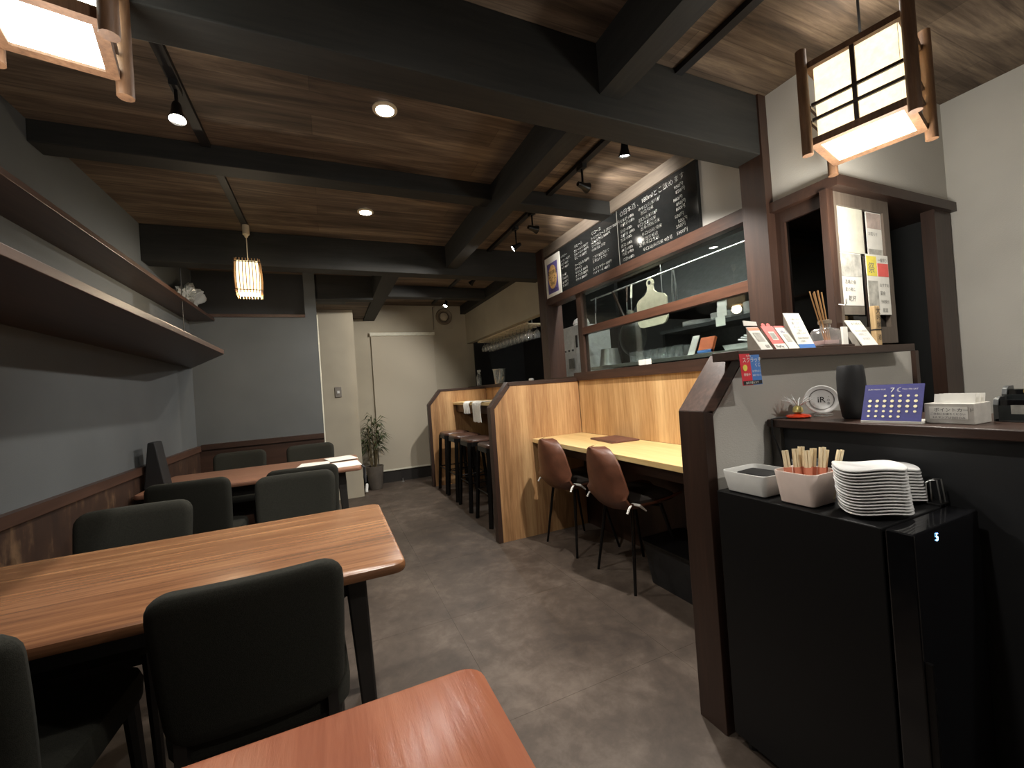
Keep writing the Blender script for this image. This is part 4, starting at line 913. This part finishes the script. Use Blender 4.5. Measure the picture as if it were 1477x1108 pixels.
# ------------------------------------------------------------------ kitchen behind the pass window
t = thing('range_hood', 'long dull steel range hood at the back of the kitchen', 'hood', (2.9, 2.2, 1.66))
MB().prism([(2.55, 1.74), (2.55, 1.70), (3.45, 1.70), (3.45, 2.25), (3.0, 2.25)], 'XZ', 1.40, 3.0).build('canopy', M_STEELD, t)
MB().box(2.535, 2.56, 1.40, 3.0, 1.685, 1.745).build('front_lip', M_STEEL, t)
lab(MB().box(XK-.03, XK-.001, 1.45, 3.4, .9, 1.69).build('splashback', M_STEELD), 'dull steel splashback sheet added to lighten the kitchen back wall', 'splashback')  # steel panel added to brighten the back of the kitchen
t = thing('pass_shelf', 'stainless pass shelf just behind the window glass', 'shelf', (2.2, 2.1, 1.27))
MB().box(X1+.131, 2.42, 1.38, 3.0, 1.25, 1.275).build('shelf_top', M_STEEL, t, bev=.002)
for y in (1.45, 2.2, 2.95): MB().box(2.36, 2.39, y-.015, y+.015, 0, 1.25).build('shelf_leg', M_STEELD, t)
t = thing('back_shelf', 'dark kitchen shelf of stacked dishes below the hood', 'shelf', (2.62, 2.0, 1.50))
MB().box(2.45, 2.78, 1.42, 2.55, 1.49, 1.515).build('board', M_STEELD, t)
for y in (1.435, 2.535): MB().box(2.47, 2.76, y-.012, y+.012, 0, 1.49).build('upright', M_BLKMET, t)
PZ = 1.2755
d0 = MB().lathe([(0, 0), (.05, 0), (.11, .016), (.112, .02), (.05, .006), (0, .005)], (0, 0, 0), 24).build('dish', M_CERAM, smooth=True)
k = 0
for sx, (yy, n_) in enumerate(((1.80, 9), (2.06, 6), (2.32, 4))):
    for i in range(n_):
        o = d0 if k == 0 else dup(d0); k += 1; put(o, (2.615, yy, 1.5155+.0085*i))
        lab(o, 'pale dish in the %s stack on the dark kitchen shelf, %s' % (('tall right', 'middle', 'low left')[sx], 'bottom one' if i == 0 else 'topmost' if i == n_-1 else ORD[i]+' from the bottom'), 'dish', 'dishes in the %s kitchen stack' % ('tall right', 'middle', 'low left')[sx])
# hanging rail and tools
t = lab(MB().tube([(2.2, 1.42, 1.885), (2.2, 3.1, 1.885)], .007, 8).build('utensil_rail', M_STEEL), 'steel rail holding the hanging kitchen tools', 'rail')
t = thing('cutting_board', 'pale cutting board with a round handle hanging in the kitchen', 'cutting board', (2.2, 2.35, 1.53))
outl = [(2.35+a, 1.53+b) for a, b in ((-.15, .04), (-.13, .01), (-.10, 0), (.10, 0), (.13, .01), (.15, .04), (.15, .185), (.13, .21), (.06, .235), (.032, .26), (.026, .29))]
outl += [(2.35+.034*math.cos(a), 1.845+.034*math.sin(a)) for a in [R(x) for x in range(-40, 221, 26)]]
outl += [(2.35-.026, 1.82), (2.35-.032, 1.79), (2.35-.06, 1.765), (2.35-.13, 1.74), (2.35-.15, 1.715)]
MB().prism(outl, 'YZ', 2.19, 2.205).build('board', plain('pale_board', (206, 196, 172), .7, 0, .05), t)
MB().lathe([(0, 0), (.015, 0), (.015, .002), (0, .002)], (2.19, 2.35, 1.848), 16, axis=(-1, 0, 0)).build('hang_hole', M_INK, t)
t = thing('wok', 'large dark wok hanging at the left of the pass window', 'wok', (2.25, 2.66, 1.36))
MB().lathe([(0, .075), (.05, .072), (.10, .052), (.14, .018), (.152, 0), (.156, 0), (.145, .022), (.10, .058), (.05, .078), (0, .081)], (2.27, 2.66, 1.49), 32, axis=(-1, 0, 0)).build('pan', plain('seasoned_iron', (34, 33, 31), .4, .5, .1), t, smooth=True)
MB().tube([(2.27, 2.72, 1.63), (2.24, 2.77, 1.76), (2.20, 2.79, 1.892)], [.010, .012, .010], 8).build('handle', M_DARKW, t)
def ladle(label, y, zt, L_, r, mat):
    t = thing('ladle', label, 'ladle', (2.2, y, zt-L_), 0, 'kitchen tools hung on the steel rail')
    MB().tube([(2.193, y, zt+.012), (2.19, y, zt), (2.18, y, zt-L_*.45)], .008, 8).build('grip', mat, t)
    MB().tube([(2.18, y, zt-L_*.45), (2.175, y, zt-L_)], .004, 8).build('shaft', M_STEEL, t)
    MB().lathe([(r, 0), (r*.9, .02), (r*.5, .036), (0, .04), (0, .037), (r*.48, .033), (r*.87, .018), (r*.96, 0)], (2.175-r*.4, y, zt-L_+.005), 18, axis=(-.4, 0, -1)).build('bowl', M_STEEL, t, smooth=True)
ladle('steel ladle with black grip hanging at the far left', 3.02, 1.87, .26, .04, M_BLACK)
ladle('ladle with a long wooden grip hanging left of the cutting board', 2.60, 1.87, .25, .036, M_DARKW)
ladle('ladle with pale grip hanging next to the cutting board', 2.545, 1.87, .20, .03, M_CREAM)
t = thing('tongs', 'steel tongs hanging right of the cutting board', 'tongs', (2.2, 2.12, 1.62))
for s_ in (-.018, .018): MB().tube([(2.19, 2.12+s_*.3, 1.875), (2.19, 2.12+s_, 1.76), (2.19, 2.12+s_*.8, 1.62)], [.005, .006, .008], 6).build('arm', M_STEEL, t)
t = thing('stock_pot', 'tapered silver steel pot on the pass shelf', 'pot', (2.2, 2.62, PZ))
MB().lathe([(0, .0), (.085, .0), (.088, .004), (.066, .135), (.069, .137), (.064, .137), (.08, .006), (0, .004)], (2.12, 2.78, PZ), 28).build('pot_body', M_STEEL, t, smooth=True)
g0 = None; kk = 0
for r_ in range(2):
    for i in range(7):
        y = 2.47-.073*i
        if g0 is None:
            g0 = MB().lathe([(0, .002), (.026, .002), (.0275, .004), (.030, .078)], (0, 0, 0), 18).build('tumbler', M_GLASS, smooth=True); o = g0
        else: o = dup(g0)
        put(o, (2.10+.075*r_, y+.015*r_, PZ))
        lab(o, 'clear tumbler in the %s row on the pass shelf, %s' % (('window side', 'rear')[r_], NTH(6-i, 7)), 'glass', 'tumblers in the %s row' % ('window side', 'rear')[r_])
t = thing('menu_clipboard', 'orange and white order pads leaning on the pass shelf', 'order pad', (2.1, 1.80, PZ))
slab(Vector((2.07, 1.93, PZ)), Vector((0, -1, 0)), Vector((.5, 0, 1)).normalized(), 0, .05, 0, .13, Vector((-1, 0, .5)).normalized(), 0, .006).build('white_pad', M_PAPER, t)
slab(Vector((2.09, 1.86, PZ)), Vector((0, -1, 0)), Vector((.45, 0, 1)).normalized(), 0, .10, 0, .10, Vector((-1, 0, .45)).normalized(), 0, .02).build('orange_pack', M_ORANGE, t)
lab(MB().tube([(2.08, 1.86, PZ+.012), (2.08, 1.76, PZ+.012)], .011, 10).build('marker_pen', M_BLUEP), 'blue marker lying on the pass shelf', 'pen')
for i, (y, x) in enumerate(((2.10, 2.09), (2.16, 2.07))):
    lab(MB().box(X1+.012, X1+.0145, y-.028, y+.028, 1.24, 1.275).build('price_slip', M_PAPER), ('right', 'left')[i]+' white slip stuck at the foot of the window glass', 'paper', 'white slips at the window foot')
for i, (y, z) in enumerate(((1.88, 1.605), (1.885, 1.545), (1.90, 1.485))):
    lab(MB().box(2.34, 2.343, y-.035, y+.035, z-.03, z+.03).build('order_slip', M_PAPER), ('top', 'middle', 'lowest')[i]+' order slip clipped inside the kitchen', 'paper', 'order slips in the kitchen')
t = thing('slip_rail', 'thin steel order slip rail inside the kitchen', 'rail', (2.337, 2.0, 1.62))
MB().box(2.335, 2.3395, 1.60, 2.4, 1.62, 1.645).build('rail', M_STEEL, t)
for y in (1.62, 2.38): MB().tube([(2.337, y, 1.64), (2.337, y, CZ)], .003, 6).build('hanger', M_STEEL, t)
t = thing('cutlery_tray', 'white tray of utensils on the pass shelf by the post', 'tray', (2.15, 1.52, PZ))
MB().loft([[(2.15+x, 1.56+y, z) for x, y in rr(.16+k, .22+k, .015)] for z, k in ((PZ, 0), (PZ+.03, .02), (PZ+.03, .012), (PZ+.006, -.01))]).build('tray_body', M_WPLAST, t, smooth=True)
for k in range(4): MB().tube([(2.10+.03*k, 1.50, PZ+.036), (2.13+.025*k, 1.62, PZ+.055+.012*k)], [.004, .007], 6).build('utensil', M_STEEL, t)
# pale machine in the gap beside the window
t = thing('dish_machine', 'pale grey kitchen machine visible beside the window frame', 'machine', (2.40, 3.58, 0))
MB().box(2.25, 2.6, 3.38, 3.78, .0, 1.72).build('body', plain('pale_machine', (168, 170, 168), .5), t, bev=.006)
MB().box(2.244, 2.25, 3.52, 3.62, 1.30, 1.40).build('control_plate', M_STEELD, t)
MB().box(2.244, 2.25, 3.44, 3.47, 1.50, 1.62).build('dark_slot', M_INK, t)
for k in range(3): MB().lathe([(0, 0), (.010, 0), (.009, .012), (0, .012)], (2.244, 3.52+.07*k, 1.48), 12, axis=(-1, 0, 0)).build('knob', M_BLACK, t)
t = thing('kitchen_bin_bag', 'white bag lying on the pale kitchen machine', 'bag', (2.4, 3.55, 1.722))
MB().lathe([(0, 0), (.07, 0), (.085, .03), (.07, .07), (.03, .09), (0, .092)], (2.38, 3.55, 1.7215), 14).build('bag_body', M_WPLAST, t, smooth=True)

# hanging wine glasses over the bar
t = thing('glass_rack', 'pale slotted rack hanging above the bar opening', 'rack', (2.05, 4.7, 1.80))
for k in range(15): MB().box(1.93, 2.17, 3.93+k*.108-.018, 3.93+k*.108+.018, 1.805, 1.818).build('slot_rail', M_TRACKW, t)
for x in (1.95, 2.15): MB().box(x-.008, x+.008, 3.90, 5.46, 1.8185, 1.832).build('cross_bar', M_TRACKW, t)
for y in (4.0, 5.4): MB().tube([(2.05, y, 1.825), (2.05, y, CZ)], .006, 6).build('hanger', M_STEEL, t)
for y in (4.0, 5.4): MB().box(1.942, 2.158, y-.008, y+.008, 1.825, 1.835).build('hanger_bar', M_TRACKW, t)
g0 = None
for r_ in range(2):
    for i in range(14):
        if g0 is None:
            g0 = thing('wine_glass', '', 'glass', (0, 0, 0))
            MB().lathe([(0, -.003), (.040, -.003), (.040, 0), (.006, .002), (0, .002)], (0, 0, 0), 18).build('foot', M_GLASS, g0, smooth=True)
            MB().tube([(0, 0, -.003), (0, 0, -.062)], .0035, 8).build('stem', M_GLASS, g0, smooth=True)
            MB().lathe([(.004, -.060), (.02, -.068), (.034, -.09), (.038, -.115), (.032, -.15)], (0, 0, 0), 18).build('bowl', M_GLASS, g0, smooth=True); o = g0
        else: o = dup(g0)
        put(o, (2.002+.096*r_, 3.985+.108*i, 1.8225))
        lab(o, 'upside down wine glass in the %s row of the bar rack, %s' % (('front', 'rear')[r_], NTH(i, 14)), 'glass', 'wine glasses hanging in the %s row' % ('front', 'rear')[r_])
t = thing('spray_bottle', 'clear spray bottle on the cap above the bar', 'spray bottle', (1.90, 5.45, 1.21))
MB().lathe([(0, 0), (.034, 0), (.036, .01), (.036, .12), (.018, .16), (.014, .17), (.012, .17), (.032, .12), (.032, .01), (0, .008)], (1.90, 5.42, 1.2105), 20).build('bottle', M_GLASS, t, smooth=True)
MB().box(1.885, 1.915, 5.37, 5.44, 1.395, 1.425).build('spray_head', M_WPLAST, t, bev=.004)
MB().tube([(1.90, 5.42, 1.378), (1.90, 5.42, 1.398)], .014, 12).build('neck', M_WPLAST, t)
MB().tube([(1.90, 5.385, 1.396), (1.90, 5.37, 1.36)], .005, 6).build('trigger', M_WPLAST, t)
t = thing('pitcher', 'clear plastic water pitcher on the cap above the bar', 'pitcher', (1.90, 4.70, 1.21))
MB().lathe([(0, 0), (.058, 0), (.061, .006), (.078, .175), (.076, .175), (.057, .010), (0, .008)], (1.905, 4.68, 1.2105), 24).build('jug', M_GLASS, t, smooth=True)
MB().lathe([(.078, .166), (.083, .17), (.083, .182), (.076, .184), (0, .186), (0, .178), (.07, .174)], (1.905, 4.68, 1.2105), 24).build('lid', M_GLASS, t, smooth=True)
MB().tube([(1.905, 4.607, 1.365), (1.905, 4.56, 1.355), (1.905, 4.552, 1.29), (1.905, 4.612, 1.255)], .007, 8).build('handle', M_GLASS, t, smooth=True)
lab(MB().lathe([(0, 0), (.025, 0), (.028, .012), (.018, .022), (0, .024)], (1.87, 3.75, 1.2105), 16).build('small_dish', M_CERAM, smooth=True), 'tiny white dish on the cap above the bar', 'dish')

# ------------------------------------------------------------------ back area
t = thing('roller_blind', 'pale roller blind drawn down over the back wall', 'blind', (.96, YB, .17))
MB().box(.535, 1.405, YB-.055, YB-.001, 1.965, 2.01).build('headrail', M_CREAM, t, bev=.004)
MB().box(.55, 1.39, YB-.030, YB-.026, .175, 1.965).build('blind_sheet', plain('blind_fabric', (172, 164, 148), .9, 0, .03, 200, .1), t)
MB().box(.55, 1.39, YB-.034, YB-.022, .155, .175).build('bottom_bar', M_CREAM, t)
t = thing('wall_vent', 'round vent on a square plate high on the back wall', 'vent', (1.56, YB, 2.08))
MB().box(1.44, 1.68, YB-.012, YB-.0005, 2.06, 2.365).build('plate', M_BEIGE, t, bev=.002)
MB().lathe([(.062, 0), (.115, 0), (.118, .02), (.105, .04), (.075, .03), (.062, .008)], (1.56, YB-.012, 2.23), 32, axis=(0, -1, 0)).build('ring', M_VENT, t, smooth=True)
MB().lathe([(0, 0), (.058, 0), (.055, .035), (.04, .045), (0, .048)], (1.56, YB-.012, 2.23), 28, axis=(0, -1, 0)).build('hub', plain('vent_hub', (176, 164, 144), .5), t, smooth=True)
lab(MB().tube([(1.41, YB-.008, 2.05), (1.41, YB-.008, 2.37), (1.44, YB-.012, 2.375)], .006, 6).build('vent_cord', M_VENT), 'thin conduit beside the round wall vent', 'conduit')
t = thing('light_switch', 'grey light switch plate on the cream wall block', 'switch', (.10, 5.2, 1.20))
MB().box(.062, .132, 5.19, 5.1995, 1.18, 1.30).build('plate', plain('switch_grey', (122, 116, 108), .5), t, bev=.003)
MB().box(.084, .11, 5.184, 5.19, 1.225, 1.255).build('rocker', M_WPLAST, t, bev=.001)
t = thing('ceiling_cassette', 'dark square vent panel on the passage ceiling', 'vent', (.05, 4.72, 2.19))
MB().box(-.06, .22, 4.58, 4.84, 2.185, 2.1995).build('panel', M_NAVY, t, bev=.003)
MB().box(-.02, .18, 4.62, 4.80, 2.181, 2.185).build('grille', M_BLACK, t)
# plant
pc = (.47, 5.52)
t = thing('potted_palm', 'slim potted palm in a smoky pot beside the cream wall block', 'plant', (pc[0], pc[1], 0))
MB().lathe([(0, 0), (.075, 0), (.08, .01), (.105, .26), (.108, .29), (.098, .29), (.094, .26), (0, .25)], (pc[0], pc[1], 0), 24).build('pot', M_POT, t, smooth=True)
MB().lathe([(0, .252), (.094, .258), (.09, .27), (0, .275)], (pc[0], pc[1], 0), 20).build('soil', M_STEM, t)
mb = MB(); lf = MB(); random.seed(4)
for k in range(11):
    a = random.uniform(0, 2*PI); h = random.uniform(.35, .66); r0 = random.uniform(.01, .04)
    b0 = Vector((pc[0]+r0*math.cos(a), pc[1]+r0*math.sin(a), .27)); spread = random.uniform(.03, .09)
    top = b0+Vector((spread*math.cos(a), spread*math.sin(a)*.7, h))
    mb.tube([b0, (b0+top)/2+Vector((0, 0, .03)), top], [.007, .006, .003], 6)
    for j in range(13):
        la = a+random.uniform(-1.6, 1.6); L_ = random.uniform(.10, .19); d = Vector((math.cos(la), math.sin(la)*.8, random.uniform(-.2, .55))).normalized()
        p = b0.lerp(top, random.uniform(.45, 1.0)); sd = d.cross(Vector((0, 0, 1))).normalized()*.012
        mid = p+d*L_*.5+Vector((0, 0, .02)); tip = p+d*L_+Vector((0, 0, -.05))
        b_ = len(lf.v); lf.v += [tuple(p), tuple(mid+sd), tuple(tip), tuple(mid-sd), tuple(mid+Vector((0, 0, .006)))]
        lf.f += [(b_, b_+1, b_+4), (b_+1, b_+2, b_+4), (b_+2, b_+3, b_+4), (b_+3, b_, b_+4)]
mb.build('stems', M_STEM, t, smooth=True)
lf.v = [(max(x, .318), min(y, YB-.06), z) for x, y, z in lf.v]
o = lf.build('foliage', M_LEAF, t); o['kind'] = 'stuff'
t = thing('door_stop', 'small bright metal stopper on the floor by the baseboard', 'door stop', (.83, 5.72, 0))
MB().lathe([(0, 0), (.02, 0), (.02, .006), (.008, .012), (.007, .05), (0, .052)], (.83, 5.70, 0), 14).build('stopper', M_STEEL, t, smooth=True)
t = thing('cleaning_hose', 'white coiled hose end beside the plant pot', 'hose', (.33, 5.40, 0))
MB().tube([(.345, 5.45, .02), (.352, 5.40, .04), (.352, 5.36, .10), (.345, 5.33, .06), (.34, 5.30, .02)], .016, 8).build('hose', M_WPLAST, t, smooth=True)
